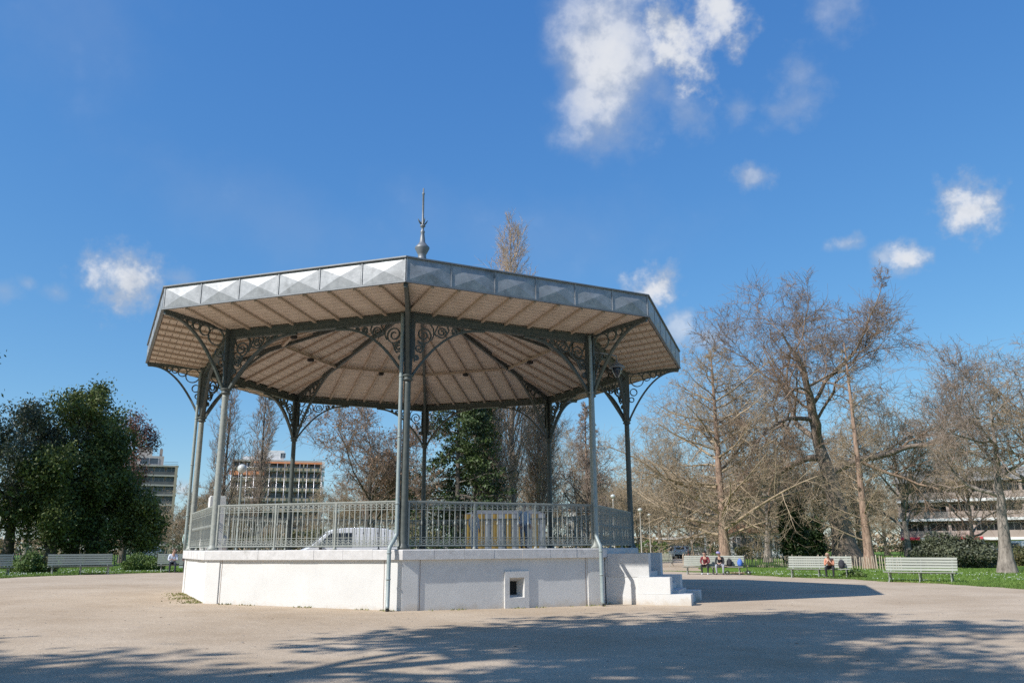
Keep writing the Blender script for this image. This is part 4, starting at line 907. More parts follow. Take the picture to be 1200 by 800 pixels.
# ------------------------------------------------------------------ benches
slat_b = MB(); slat_b.box((0, 0, 0), (1, .028, .092)); slat_s = MB(); slat_s.box((0, 0, 0), (1, .085, .032))
legm = MB()
legm.tube([(0, .30, .0), (0, .20, .05), (0, .13, .18), (0, .10, .34), (0, .16, .44), (0, .24, .62), (0, .31, .86), (0, .335, .98)], [.035, .03, .028, .028, .028, .025, .022, .02], 6)
legm.tube([(0, -.30, 0), (0, -.24, .05), (0, -.16, .18), (0, -.20, .32), (0, -.25, .415)], [.035, .03, .028, .028, .026], 6)
legm.tube([(0, -.27, .42), (0, -.1, .40), (0, .08, .39), (0, .16, .42)], .024, 6)
legm.tube([(0, -.16, .18), (0, -.03, .25), (0, .13, .18)], .02, 6)
legm.box((0, -.30, .01), (.09, .12, .03)); legm.box((0, .29, .01), (.09, .12, .03))
LEGM = legm.mesh('leg', M_bleg)
SLB = {}
def bench(u, d, turn, lab, worn=False, L=3.5):
    x, y, _ = at(u, d, 668); rz = facing(x, y)+turn
    o = empty('park_bench', (x, y, gzl(x)+.004), rz, label=lab, cat='bench', group='slatted park benches round the sand court')
    mt = M_wood2 if worn else M_wood
    if worn not in SLB: SLB[worn] = (slat_s.mesh('seat_slat', mt), slat_b.mesh('back_slat', mt))
    for i in range(5):
        s = link('seat_slat', SLB[worn][0], o); s.scale = (L, 1, 1); s.location = (0, -.25+.10*i, .445-.012*i)
    for i in range(5):
        s = link('back_slat', SLB[worn][1], o); s.scale = (L, 1, 1); s.location = (0, .185+.036*i, .545+.118*i); s.rotation_euler = (R(-17), 0, 0)
    for t in (-.43, 0, .43):
        s = link('leg', LEGM, o); s.location = (t*L, 0, 0)
    return o
def gxy(u, v):
    q = ray(u, v); z = 0
    for i in range(30):
        t = (z-CAM[2])/q[2]; x = CAM[0]+q[0]*t; z = .5*z+.5*gz(x)
    return (x, CAM[1]+q[1]*t)
BL1 = bench(94, 50.5, .14, 'empty slatted bench in front of the dark evergreens', True, 3.1)
BL0 = bench(-27, 49.0, .2, 'slatted bench beside the round bush, mostly out of view', True, 3.1)
BL2 = bench(217, 53.5, .08, 'slatted bench with a person in a white top, partly hidden by the podium', True, 3.1)
BR1 = bench(836, 51.0, -.16, 'slatted bench shared by two sitting people and a bag', L=3.5)
BR2 = bench(960, 46.5, -.20, 'slatted bench with one person in an orange jacket', L=3.15)
BR3 = bench(1078, 41.5, -.24, 'empty weathered bench in front of the dark bush', L=2.95)

# ------------------------------------------------------------------ people
def cloth(name, c, c2=None): return mat(name, c, c2 or tuple(v*1.25 for v in c), 14, .85)
M_skin = mat('skin', (.52, .32, .235), (.58, .37, .28), 12, .55)
def person(name, loc, rz, J, top, trou, shoe, hair, parent=None, skin=None, sc=1.0, hat=None, **k):
    """J: dict of joints in local space (facing -Y); one skinned surface with five-fingered hands"""
    skin = skin or M_skin
    o = empty(name, loc, rz, **k); o.scale = (sc,)*3
    names, V, Rr, reg, Ed = [], [], [], [], []
    def vtx(p, r, g): V.append(Vector(p)); Rr.append(r); reg.append(g); return len(V)-1
    def chain(start, items):
        prev = start
        for p, r, g in items:
            i = vtx(p, r, g); Ed.append((prev, i)); prev = i
        return prev
    pel = vtx(J['pelvis'], (.145, .12), 't'); P_ = Vector(J['pelvis']); Cc = Vector(J['chest']); Nk = Vector(J['neck']); Hd = Vector(J['head'])
    ch = chain(pel, [(P_.lerp(Cc, .5), (.145, .11), 's'), (Cc, (.165, .115), 's')])
    hd = (Hd-Nk).normalized(); fw = Vector(J.get('look', (0, -1, 0))).normalized()
    nk = chain(ch, [(Nk, .062, 'k'), (Hd-hd*.06+fw*.01, .078, 'k'), (Hd+hd*.03, .098, 'k'), (Hd+hd*.10, .07, 'k')])
    for s in ('l', 'r'):
        sg = -1 if s == 'l' else 1
        sh, el, wr = Vector(J['sho_'+s]), Vector(J['elb_'+s]), Vector(J['wri_'+s])
        w = chain(ch, [(sh, .072, 's'), (el, .050, 's'), (wr.lerp(el, .12), .038, 's'), (wr, .028, 'k')])
        d = (Vector(J.get('hand_'+s, wr+(wr-el)))-wr).normalized(); side = d.cross(Vector((0, 0, 1)))
        side = side.normalized() if side.length > .05 else Vector((1, 0, 0))
        pm_ = chain(w, [(wr+d*.055, (.040, .020), 'k')]); dn = Vector((0, 0, -1))
        for f_, (off, ln) in enumerate(((-.030, .070), (-.010, .080), (.011, .075), (.031, .060))):
            b = wr+d*.085+side*off; chain(pm_, [(b, .0095, 'k'), (b+d*ln*.55+dn*.012, .0088, 'k'), (b+d*ln*.85+dn*.035, .0078, 'k')])
        b = wr+d*.035+side*(-.045*sg); chain(pm_, [(b, .011, 'k'), (b+d*.035+side*(-.014*sg)+dn*.01, .0095, 'k')])
        hp, kn, an = Vector(J['hip_'+s]), Vector(J['kne_'+s]), Vector(J['ank_'+s]); tf = Vector(J.get('toe_'+s, an+Vector((0, -.17, -.05))))
        chain(pel, [(hp, .105, 't'), (hp.lerp(kn, .5), .088, 't'), (kn, .066, 't'), (kn.lerp(an, .35), .062, 't'), (an, .045, 't'), (an+Vector((0, -.03, -.045)), (.042, .038), 'h'), (tf, (.042, .028), 'h')])
    me = bpy.data.meshes.new('body_cage'); me.from_pydata(V, Ed, []); tmp = bpy.data.objects.new('body_cage', me); COL.objects.link(tmp)
    sk = tmp.modifiers.new('skin', 'SKIN'); sk.use_smooth_shade = True
    for i, sv in enumerate(me.skin_vertices[0].data):
        r = Rr[i]; sv.radius = r if isinstance(r, tuple) else (r, r); sv.use_root = (i == 0)
    sb = tmp.modifiers.new('sub', 'SUBSURF'); sb.levels = 1; sb.render_levels = 1
    bpy.context.view_layer.update(); dg = bpy.context.evaluated_depsgraph_get()
    nm = bpy.data.meshes.new_from_object(tmp.evaluated_get(dg)); nm.name = 'body'
    COL.objects.unlink(tmp); bpy.data.objects.remove(tmp); bpy.data.meshes.remove(me)
    nm.materials.clear()
    for m_ in (top, trou, shoe, skin): nm.materials.append(m_)
    VV = np.array([tuple(v) for v in V]); E0 = np.array(Ed); A_, B_ = VV[E0[:, 0]], VV[E0[:, 1]]; AB = B_-A_; L2 = np.maximum((AB**2).sum(1), 1e-9)
    gi = {'s': 0, 't': 1, 'h': 2, 'k': 3}; eg = np.array([gi[reg[e[1]]] for e in Ed])
    for p in nm.polygons:
        c = np.array(p.center); t = np.clip(((c-A_)*AB).sum(1)/L2, 0, 1); dd = ((c-(A_+AB*t[:, None]))**2).sum(1); p.material_index = int(eg[dd.argmin()]); p.use_smooth = True
    link('body', nm, o)
    rt = fw.cross(hd).normalized()
    m = MB(); n0 = len(m.v); m.ell((0, 0, 0), (.108, .112, .115), 12, 8)
    M3 = Matrix((rt, -fw, hd)).transposed()
    hv = []
    for q in m.v:
        v = Vector(q)
        if v.y < -.02 and v.z < .055: v = Vector((v.x*.8, v.y*.72, v.z*.6+.035))         # keep the face free
        hv.append(Hd+hd*.045-fw*.014+M3 @ v)
    m.v = hv; m.build('hair', hair, o)
    m = MB()
    for s in (-1, 1): m.ell(Hd+hd*.012+fw*.088+rt*(s*.033), (.013, .013, .009), 6, 4)
    m.build('eyes', M_dkplastic, o)
    m = MB(); m.tube([Hd+hd*.02+fw*.09, Hd-hd*.005+fw*.108, Hd-hd*.022+fw*.118, Hd-hd*.03+fw*.095], [.008, .011, .015, .012], 6); m.build('nose', skin, o)
    m = MB()
    for s in (-1, 1): m.ell(Hd-hd*.005+rt*(s*.098)-fw*.005, (.014, .022, .032), 6, 5)
    m.build('ears', skin, o)
    m = MB(); m.tube([Hd-hd*.058+fw*.088-rt*.024, Hd-hd*.061+fw*.097, Hd-hd*.058+fw*.088+rt*.024], .006, 5); m.build('mouth', M_redlight, o)
    if hat:
        m = MB(); m.lathe([(.12, .03), (.125, .06), (.118, .12), (.08, .165), (.02, .18)], (0, 0, 0), 12); m.v = [Hd+hd*.0+M3 @ Vector(v) for v in m.v]; m.build('hat', hat, o)
    return o
def sit(lean=.05, head=(0, -.02), arms='lap', spread=.10, look=(0, -1, -.1), zs=.50):
    c = Vector((0, -.05-lean, zs+.42-lean*.25)); n = c+Vector((0, -.02-lean*.3, .20-lean*.12)); hdv = n+Vector((head[0], -.03+head[1]-lean*.25, .15-lean*.10))
    J = dict(pelvis=(0, .02, zs+.06), chest=tuple(c), neck=tuple(n), head=tuple(hdv), look=look)
    for s, sg in (('l', -1), ('r', 1)):
        sh = c+Vector((sg*.185, 0, .11)); J['sho_'+s] = tuple(sh)
        J['hip_'+s] = (sg*.09, -.02, zs+.04); J['kne_'+s] = (sg*(.09+spread), -.44, zs+.03); J['ank_'+s] = (sg*(.09+spread*.8), -.43-.03*sg, .085)
        J['toe_'+s] = (sg*(.10+spread*.9), -.62-.03*sg, .035)
        if arms == 'knees': J['elb_'+s] = (sg*.24, -.32-lean*.2, zs+.16); J['wri_'+s] = (sg*.07, -.50, zs+.16); J['hand_'+s] = (sg*.02, -.58, zs+.14)
        elif arms == 'face': J['elb_'+s] = (sg*.22, -.40, zs+.13); J['wri_'+s] = (sg*.06, -.44-lean*.2, zs+.32); J['hand_'+s] = (sg*.03, -.47, zs+.42)
        elif arms == 'fold': J['elb_'+s] = (sg*.25, -.12-lean, zs+.22); J['wri_'+s] = (-sg*.04, -.26-lean, zs+.24+.03*sg); J['hand_'+s] = (-sg*.14, -.25-lean, zs+.25)
        else: J['elb_'+s] = (sg*.26, -.10-lean, zs+.20); J['wri_'+s] = (sg*.10, -.30-lean, zs+.13); J['hand_'+s] = (sg*.06, -.42-lean, zs+.11)
    return J
def stand(turn=0.0, arm=0.0):
    J = dict(pelvis=(0, 0, .95), chest=(0, -.01, 1.33), neck=(0, -.01, 1.52), head=(0, -.03, 1.65), look=(math.sin(turn), -math.cos(turn), 0))
    for s, sg in (('l', -1), ('r', 1)):
        J['sho_'+s] = (sg*.19, 0, 1.43); J['elb_'+s] = (sg*.25, .03, 1.15); J['wri_'+s] = (sg*.23, -.08-arm, .92+arm*.5); J['hand_'+s] = (sg*.22, -.12-arm, .82+arm*.6)
        J['hip_'+s] = (sg*.09, 0, .91); J['kne_'+s] = (sg*.10, -.02, .50); J['ank_'+s] = (sg*.10, .02, .085); J['toe_'+s] = (sg*.13, -.18, .035)
    return J
def on_bench(b, t, dy=-.10): 
    rz = b.rotation_euler[2]; return (b.location[0]+t*math.cos(rz)-dy*math.sin(rz), b.location[1]+t*math.sin(rz)+dy*math.cos(rz), b.location[2]), rz
K_blk, K_blk2 = cloth('trousers_black', (.018, .018, .022)), cloth('shoe_dark', (.03, .028, .026))
H_dark, H_brown, H_grey = mat('hair_dark', (.02, .014, .01), (.05, .035, .025), 30, .6), mat('hair_brown', (.07, .04, .022), (.12, .07, .04), 30, .6), mat('hair_grey', (.35, .33, .31), (.45, .43, .41), 30, .6)
GP = 'people sitting on the park benches'
l, r_ = on_bench(BR1, -.40); person('person', l, r_, sit(.14, (.0, -.03), 'lap', .10, (0, -1, -.35)), cloth('coat_burgundy', (.16, .025, .032)), K_blk, mat('shoe_white', (.6, .6, .6)), H_dark, label='person in a burgundy coat and black trousers sitting on the bench', cat='person', group=GP)
l, r_ = on_bench(BR1, .46); person('person', l, r_, sit(.20, (-.02, -.03), 'knees', .12, (-.3, -1, -.2)), cloth('jacket_black', (.02, .02, .024)), cloth('trousers_grey', (.30, .30, .33)), K_blk2, H_dark, hat=cloth('hat_lilac', (.30, .26, .45)), label='person in a black jacket, grey trousers and lilac hat sitting on the bench', cat='person', group=GP)
l, r_ = on_bench(BR2, .62); person('person', l, r_, sit(.30, (0, -.06), 'face', .10, (-.1, -1, -.7)), cloth('jacket_orange', (.52, .235, .15)), K_blk, K_blk2, mat('hair_balding', (.40, .24, .17), (.45, .28, .2), 20, .6), label='person in an orange jacket leaning forward on the bench with hands at the face', cat='person', group=GP)
l, r_ = on_bench(BL2, -.75); person('person', l, r_, sit(.08, (.05, -.02), 'fold', .06, (.7, -1, -.2)), cloth('top_white_blue', (.55, .60, .70), (.74, .77, .83)), cloth('trousers_navy', (.02, .025, .04)), K_blk2, H_brown, label='person in a pale blue and white top and dark trousers on the left bench', cat='person', group=GP)
l, r_ = on_bench(BL2, .05); person('person', l, r_, sit(.10, (0, -.02), 'lap', .10, (-.4, -1, -.2)), cloth('jacket_brown', (.10, .055, .045)), K_blk, K_blk2, H_dark, label='person in a brown jacket mostly hidden by the podium edge on the left bench', cat='person', group=GP)
g = at(614, 32.5, 640); person('person', (g[0], g[1], ZP-.03), facing(g[0], g[1])+.5, stand(.2), cloth('jacket_light_blue', (.42, .47, .56)), cloth('jeans_grey', (.20, .22, .27)), K_blk2, H_brown, label='brown-haired person in a light blue jacket standing on the bandstand', cat='person')
g = at(555.5, 31, 640); person('person', (g[0], g[1], ZP-.03), facing(g[0], g[1])+2.6, stand(0), cloth('top_light_grey', (.45, .46, .52)), cloth('jeans_pale', (.40, .43, .50)), K_blk2, H_dark, sc=.80, label='dark-haired child in a grey top standing on the bandstand', cat='person')
# backpacks and scooter at the shared bench
def bag(loc, rz, mt, lab, s=1.0):
    m = MB(); m.ell((0, 0, .22*s), (.17*s, .13*s, .24*s), 12, 8); m.v = [(v[0], v[1]+(.04*s if v[1] > 0 else 0), max(v[2], .01)) for v in m.v]
    o = empty('backpack', loc, rz, label=lab, cat='bag'); m.build('bag_body', mt, o)
    m = MB(); m.ell((0, -.12*s, .15*s), (.12*s, .05*s, .11*s), 10, 6); m.build('pocket', mt, o)
    m = MB(); m.tube([(-.06*s, 0, .44*s), (-.04*s, 0, .50*s), (.04*s, 0, .50*s), (.06*s, 0, .44*s)], .012, 6); m.build('bag_handle', mt, o)
l, r_ = on_bench(BR1, .95, -.02); bag((l[0], l[1], l[2]+.45), r_, cloth('bag_black', (.02, .02, .022)), 'black backpack on the shared bench next to the black-jacketed person', 1.0)
l, r_ = on_bench(BR1, 1.55, -.05); bag((l[0], l[1], l[2]+.45), r_, cloth('bag_blue', (.06, .14, .42)), 'blue bag on the end of the shared bench above the scooter', .95)
l, r_ = on_bench(BR2, 1.12, 0); bag((l[0], l[1], l[2]+.45), r_, cloth('bag_dark', (.025, .025, .03)), 'dark backpack beside the orange-jacketed person', 1.0)
l, r_ = on_bench(BR1, 1.45, -.55); S = empty('kick_scooter', l, r_-.06, label='brown kick scooter with dark wheels parked before the shared bench', cat='scooter')
m = MB(); m.box((0, 0, .13), (.85, .13, .04)); m.build('deck', M_bark_red, S)
for x in (-.58, .62):
    m = MB(); m.tube([(x+.11*math.cos(a*math.pi/8), 0, .13+.11*math.sin(a*math.pi/8)) for a in range(16)], .028, 6, closed=True); w = m.build('wheel', M_tyre, S)
    m = MB(); m.tube([(x, -.03, .13), (x, .03, .13)], .05, 8); m.build('hub', M_rim, w)
m = MB(); m.tube([(.62, 0, .13), (.55, 0, .35), (.42, 0, 1.12)], .024, 7); m.bar((-.42, 0, .13), (-.58, 0, .13), .06, .03); m.bar((.42, 0, .14), (.58, 0, .3), .05, .03); m.build('stem', M_dkplastic, S)
m = MB(); m.tube([(.42, -.25, 1.13), (.42, .25, 1.13)], .022, 7); m.build('handlebar', M_dkplastic, S)

# ------------------------------------------------------------------ paling fences
pm = MB(); pm.add([(-.022, -.011, 0), (.022, -.011, 0), (.022, .011, 0), (-.022, .011, 0), (-.022, -.011, .86), (.022, -.011, .86), (.022, .011, .86), (-.022, .011, .86), (0, -.008, .93), (0, .008, .93)],
       [(0, 3, 2, 1), (0, 1, 5, 8, 4), (2, 3, 7, 9, 6), (1, 2, 6, 9, 8, 5), (3, 0, 4, 8, 9, 7)])
PALE = pm.mesh('pale', M_pale)
def fence(a, b, lab, step=.2, seed=1, h=1.0):
    rr = random.Random(seed); A_, B_ = Vector((a[0], a[1], 0)), Vector((b[0], b[1], 0)); L = (B_-A_).length; rz = math.atan2(B_.y-A_.y, B_.x-A_.x)
    o = empty('paling_fence', (a[0], a[1], gzl(a[0])), rz, label=lab, cat='fence'); n = int(L/step); sl_ = (gzl(b[0])-gzl(a[0]))/L
    for i in range(n):
        p = link('pale', PALE, o); p.location = (i*step, 0, sl_*i*step-.02); p.rotation_euler = (rr.gauss(0, .03), rr.gauss(0, .05), rr.gauss(0, .2)); p.scale = (1.25, 1.2, h*rr.uniform(.92, 1.06))
    m = MB()
    for z in (.25, .68): m.tube([(i*L/20, .018+rr.uniform(-.01, .01), z*h+sl_*i*L/20+rr.uniform(-.02, .02)) for i in range(21)], .006, 4)
    m.build('wire', M_wire, o)
    for i in range(0, n, 12):
        m = MB(); x = i*step+.1; m.tube([(x, .05, -.2), (x, .05, .98*h)], .035, 7); m.build('fence_post', M_pale, o)
fence(at(872, 71, 662), at(1062, 62, 664), 'chestnut paling fence behind the two occupied right benches', .2, 1)
fence(at(-30, 72, 660), at(150, 76, 660), 'chestnut paling fence in front of the dark evergreens', .2, 2, 1.05)
fence(at(285, 58, 650), at(335, 60, 650), 'short paling fence seen through the left railing below the globe lamp', .22, 3, 2.0)
fence(at(800, 82, 655), at(846, 76, 658), 'short paling fence beside the swamp cypress trunk', .2, 4)

# ------------------------------------------------------------------ lamps
def lamp(u, d, v, globe, lab, mt=M_rail, rg_=.21):
    g = at(u, d, 645); zt = ztop(u, v, d)-g[2]; o = empty('park_lamp', g, 0, label=lab, cat='lamp', group='park lamp posts')
    m = MB(); m.lathe([(.12, 0), (.12, .4), (.08, .5), (.055, .9), (.042, zt-.3), (.06, zt-.27), (.06, zt-.2), (.04, zt-.18), (.04, zt-.1)], n=12); m.build('lamp_post', mt, o)
    m = MB(); m.ell((0, 0, zt+rg_*.9-.1), (rg_, rg_, rg_), 16, 10) if globe else m.lathe([(.07, zt-.1), (.17, zt+.0), (.19, zt+.1), (.1, zt+.18), (.03, zt+.2)], n=14); m.build('lamp_globe', M_lampglass, o)
    if globe: m = MB(); m.lathe([(.05, zt-.1), (.13, zt-.06), (.14, zt-.02)], n=12); m.build('lamp_collar', mt, o)
lamp(276.5, 40, 551, True, 'park lamp with a white globe left of the scaffolded building', M_pipe, .21)
lamp(720.5, 62, 582, False, 'pale park lamp seen over the railing next to the steps', M_concrete)
lamp(752, 66, 598, False, 'pale lamp post just right of the last column', M_concrete)
lamp(762.5, 80, 604, False, 'thinner pale lamp post beyond the path, second from the column', M_concrete)
# statue near the left bench
g = at(216.5, 66, 655); o = person('statue', (g[0], g[1], g[2]+.9), facing(*g[:2]), stand(.3, .1), M_statue, M_statue, M_statue, M_statue, skin=M_statue, label='pale green standing statue behind the left bench', cat='statue')
m = MB(); m.box((0, 0, -.45), (.7, .7, .9)); m.box((0, 0, -.03), (.8, .8, .06)); m.build('plinth', M_stone, o)
# far bench by the path
fb_ = again(BR3, (*at(772, 74, 655)[:2], -.08), 2.3, 1.0, label='small far bench beside the path to the car park')

# ------------------------------------------------------------------ striped booth behind the bandstand
g = at(592, 64, 645); o = empty('striped_booth', g, facing(*g[:2]), label='canvas booth striped mustard and grey-blue behind the bandstand', cat='booth')
w, hh = 6.2, ztop(592, 602, 64)-g[2]; n = 12
for i in range(n):
    m = MB(); x = -w/2+i*w/n
    m.add([(x, 0, 0), (x+w/n, 0, 0), (x+w/n, 0, hh), (x, 0, hh), (x+w/n/2, -.05, 0), (x+w/n/2, -.05, hh)], [(0, 4, 5, 3), (4, 1, 2, 5)]); m.build('canvas_strip', M_must if i % 2 == 0 else M_bluegrey, o)
m = MB(); m.box((0, 1.6, hh/2), (w-.05, 3.1, hh)); m.prism([(-w/2, hh+.02), (w/2, hh+.02), (w/2-.8, hh+.3), (-w/2+.8, hh+.3)], .1, 3.3); m.build('booth_body', M_bluegrey, o)

# ------------------------------------------------------------------ buildings
def building(name, u0, u1, vtop, d, depth, lab):
    g0, g1 = at(u0, d, 645), at(u1, d, 645); c = ((g0[0]+g1[0])/2, (g0[1]+g1[1])/2, (g0[2]+g1[2])/2)
    w = math.hypot(g1[0]-g0[0], g1[1]-g0[1]); h = ztop((u0+u1)/2, vtop, d)-c[2]
    return empty(name, c, facing(c[0], c[1]), label=lab, cat='building'), w, h
def part(o, name, c, d, mt): m = MB(); m.box(c, d); return m.build(name, mt, o)
def win(o, x, z, w, h, y=0.0, frame=M_bwhite, sh={}):
    key = (round(w, 2), round(h, 2), frame.name)
    if key not in sh:
        m = MB(); t = .07
        m.box((0, 0, h/2-t/2), (w, .12, t)); m.box((0, 0, -h/2+t/2), (w, .12, t))
        for s in (-1, 0, 1): m.box((s*(w/2-t/2), 0, 0), (t*.98, .116, h-2*t))
        mg = MB(); mg.box((0, .02, 0), (w-.04, .03, h-.04)); sh[key] = (m.mesh('window', frame), mg.mesh('pane', M_glass))
    a = link('window', sh[key][0], o); a.location = (x, y, z); b = link('pane', sh[key][1], a)
# tower block left
o, w, h = building('tower_block', 142, 199, 545, 250, 14, 'grey tower block with dark balconies behind the evergreen trees')
fl = 9; fh = h/fl
part(o, 'wall', (0, 7.3, h/2), (w, 13, h), M_bbrown); part(o, 'upper_storey', (-w*.12, 8, h+1.5), (w*.62, 10, 3.0), M_concrete); part(o, 'lift_house', (-w*.22, 9, h+4.4), (w*.3, 6, 2.8), M_concrete)
part(o, 'chimney', (w*.12, 7, h+4.2), (.8, .8, 2.4), M_bbrown)
for i in range(fl):
    z = i*fh; part(o, 'balcony_slab', (0, -.3, z+fh-.12), (w+.4, 2.2, .42), M_concrete)
    if i: part(o, 'balcony_rail', (0, -1.3, z+.5), (w, .07, .85), M_bdark)
    for j in range(4): win(o, -w*.375+j*w*.25, z+1.55, w*.21, 2.0, .72)
part(o, 'side_pier', (w/2-.3, -.3, h/2), (.7, 2.4, h+.2), M_bbeige); win(o, -w*.12, h+1.5, w*.4, 1.9, 2.92)
for z in (h+.5, h+1.0): m = MB(); m.bar((w*.2, -1.2, z), (w*.5, -1.2, z), .08); m.build('roof_rail', M_bdark, o)
# scaffolded building
o, w, h = building('scaffolded_building', 264, 372, 541, 255, 14, 'beige apartment block wrapped in scaffolding with orange netting bands')
fl = 9; fh = h/fl
part(o, 'wall', (0, 7.5, h/2), (w, 12.5, h), M_bbrown); part(o, 'end_wall', (w/2+.4, 6.5, h/2), (.9, 15, h+.6), M_bwhite); part(o, 'roof_slab', (0, 6.5, h+.2), (w, 15, .55), M_concrete)
part(o, 'lift_house', (-w*.08, 8, h+2.2), (w*.30, 7, 3.4), M_bwhite); win(o, w*.055, h+2.4, 1.6, 1.7, 4.45); part(o, 'roof_hut', (-w*.32, 8, h+1.2), (w*.16, 6, 1.6), M_bwhite)
part(o, 'orange_band', (w*.12, -1.65, h-.35), (w*.76, .1, .5), M_orange); part(o, 'orange_band', (-w*.33, -1.7, h-fh-.6), (w*.38, .1, 1.2), M_orange)
for i in range(fl):
    z = i*fh; part(o, 'balcony_slab', (0, -.1, z+.12), (w, 2.7, .26), M_bbeige); part(o, 'balcony_rail', (0, -1.4, z+.75), (w-.2, .06, .9), M_bbeige)
    for j in range(7): win(o, -w*.43+j*w*.143, z+1.75, w*.125, 2.1, 1.22, M_bbeige)
for j in range(6): part(o, 'party_wall', (-w/2+.3+j*(w-.6)/5, .1, h/2), (.3, 2.3, h), M_bbeige)
for j in range(13): m = MB(); m.tube([(-w/2+j*w/12, -1.8, 0), (-w/2+j*w/12, -1.8, h-.6)], .09, 5); m.build('scaffold_pole', M_rim, o)
for i in range(1, fl): m = MB(); m.tube([(-w/2, -1.85, i*fh+1.1), (w/2, -1.85, i*fh+1.1)], .08, 5); m.build('scaffold_ledger', M_rim, o)
# long building right
o, w, h = building('long_building', 1058, 1275, 563, 118, 14, 'long brown apartment building with pale balcony bands and red awnings')
fl = 4; fh = h/fl
part(o, 'wall', (0, 6.2, h/2), (w, 11, h), M_bbrown); m = MB(); m.prism([(-w/2-.4, h+.02), (w/2+.4, h+.02), (w/2-1, h+1.5), (-w/2+1, h+1.5)], -1.2, 12); m.build('roof', M_slate, o)
for i in range(fl):
    z = i*fh
    if i: part(o, 'balcony_slab', (0, -.25, z+.05), (w, 2.0, .32), M_bwhite); part(o, 'balcony_front', (0, -1.15, z+.65), (w-.1, .08, .75), M_bbrown)
    for j in range(13): win(o, -w/2+1.3+j*(w-2.6)/12, z+fh*.55, 1.55, fh*.6, .66)
for j in range(8): part(o, 'pier', (-w/2+.3+j*(w-.6)/7, -.05, h/2+.8), (.32, 1.3, h-1.6), M_bbrown)
for x, ww in ((-w*.44, 2.2), (-w*.10, 2.6)):
    m = MB(); m.prism([(-ww/2, 0), (ww/2, 0), (ww/2, .12), (-ww/2, .12)], -1.2, .5); m.v = [(v[0]+x, v[1]-.8, v[2]+2.55-(.5 if v[1] < -1 else 0)+.2) for v in m.v]; m.build('awning', M_redawn, o)
part(o, 'shop_front', (w*.22, .45, 1.3), (w*.3, .3, 2.4), M_bwhite)
# low white pavilion
o, w, h = building('pavilion', 856, 960, 624, 128, 8, 'low white pavilion with a row of gridded windows behind the bare trees')
part(o, 'wall', (0, 4, h/2), (w, 7.8, h), M_bwhite); m = MB(); m.prism([(-w/2-.4, h+.02), (w/2+.4, h+.02), (w/2-.6, h+1.2), (-w/2+.6, h+1.2)], -.5, 8.2); m.build('roof', M_tile, o)
for j in range(8): win(o, -w/2+1+j*(w-2)/7, h*.58, 1.35, h*.55, .04)
# low sheds by the car park
o, w, h = building('shed', 772, 800, 629, 175, 8, 'low pale-roofed shed behind the parked white car')
part(o, 'wall', (0, 4, h/2-.2), (w, 7, h-.5), M_concrete); part(o, 'roof', (0, 3.6, h-.25), (w+1, 9, .35), M_bwhite); win(o, 0, h*.4, w*.5, h*.3, .45)
o, w, h = building('shed', 801, 826, 627, 165, 8, 'dark open-sided shed right of the parked white car')
part(o, 'wall', (0, 4, h/2-.2), (w, 7, h-.5), M_bdark); part(o, 'roof', (0, 3.6, h-.25), (w+1, 9, .3), M_concrete); win(o, 0, h*.4, w*.5, h*.3, .45)
o, w, h = building('house', 806, 830, 612, 210, 8, 'distant house with a red tiled roof above the dark shed')
part(o, 'wall', (0, 4, h*.4), (w, 8, h*.8), M_bwhite); m = MB(); m.prism([(-w/2-.4, h*.8), (w/2+.4, h*.8), (w/2-1.5, h+.6), (-w/2+1.5, h+.6)], -.4, 8.6); m.build('roof', M_tile, o)
for j in (-1, 1): win(o, j*w*.25, h*.5, w*.2, h*.25, -.02)
o, w, h = building('apartment_block', 668, 700, 592, 240, 10, 'distant pale block with a red roof right of the poplars')
part(o, 'wall', (0, 5, h*.45), (w, 10, h*.9), M_bwhite); m = MB(); m.prism([(-w/2-.4, h*.9), (w/2+.4, h*.9), (w/2-2, h+.5), (-w/2+2, h+.5)], -.4, 10.6); m.build('roof', M_tile, o)
for i in range(3):
    for j in (-1, 0, 1): win(o, j*w*.28, 2+i*h*.27, w*.16, h*.14, -.02)

# ------------------------------------------------------------------ vehicles
def wheel(o, x, y, r=.33):
    m = MB(); m.tube([(x, y-.1, r), (x, y+.1, r)], r, 18, smooth=False); w_ = m.build('wheel', M_tyre, o)
    m = MB(); s = -1 if y < 0 else 1; m.tube([(x, y+s*.095, r), (x, y+s*.115, r)], r*.62, 14, smooth=False); m.build('rim', M_rim, w_)
def shell(m, side, wb, wt, zb, zt):
    """side profile (x,z) lofted across the width, narrower towards the roof"""
    n = len(side); f = lambda z: wb+(wt-wb)*max(0, (z-zb)/(zt-zb))
    cols = []
    for s in (-1, -.93, .93, 1):
        for x, z in side:
            y = f(z)*s; cols.append((x*(1 if abs(s) < .95 else .995), y, z-(0 if abs(s) < .95 else .025 if z > 1 else 0)))
    fs = [tuple(reversed(range(n))), tuple(3*n+i for i in range(n))]
    for r in range(3):
        for i in range(n): j = (i+1) % n; fs.append((r*n+i, r*n+j, (r+1)*n+j, (r+1)*n+i))
    m.add(cols, fs)
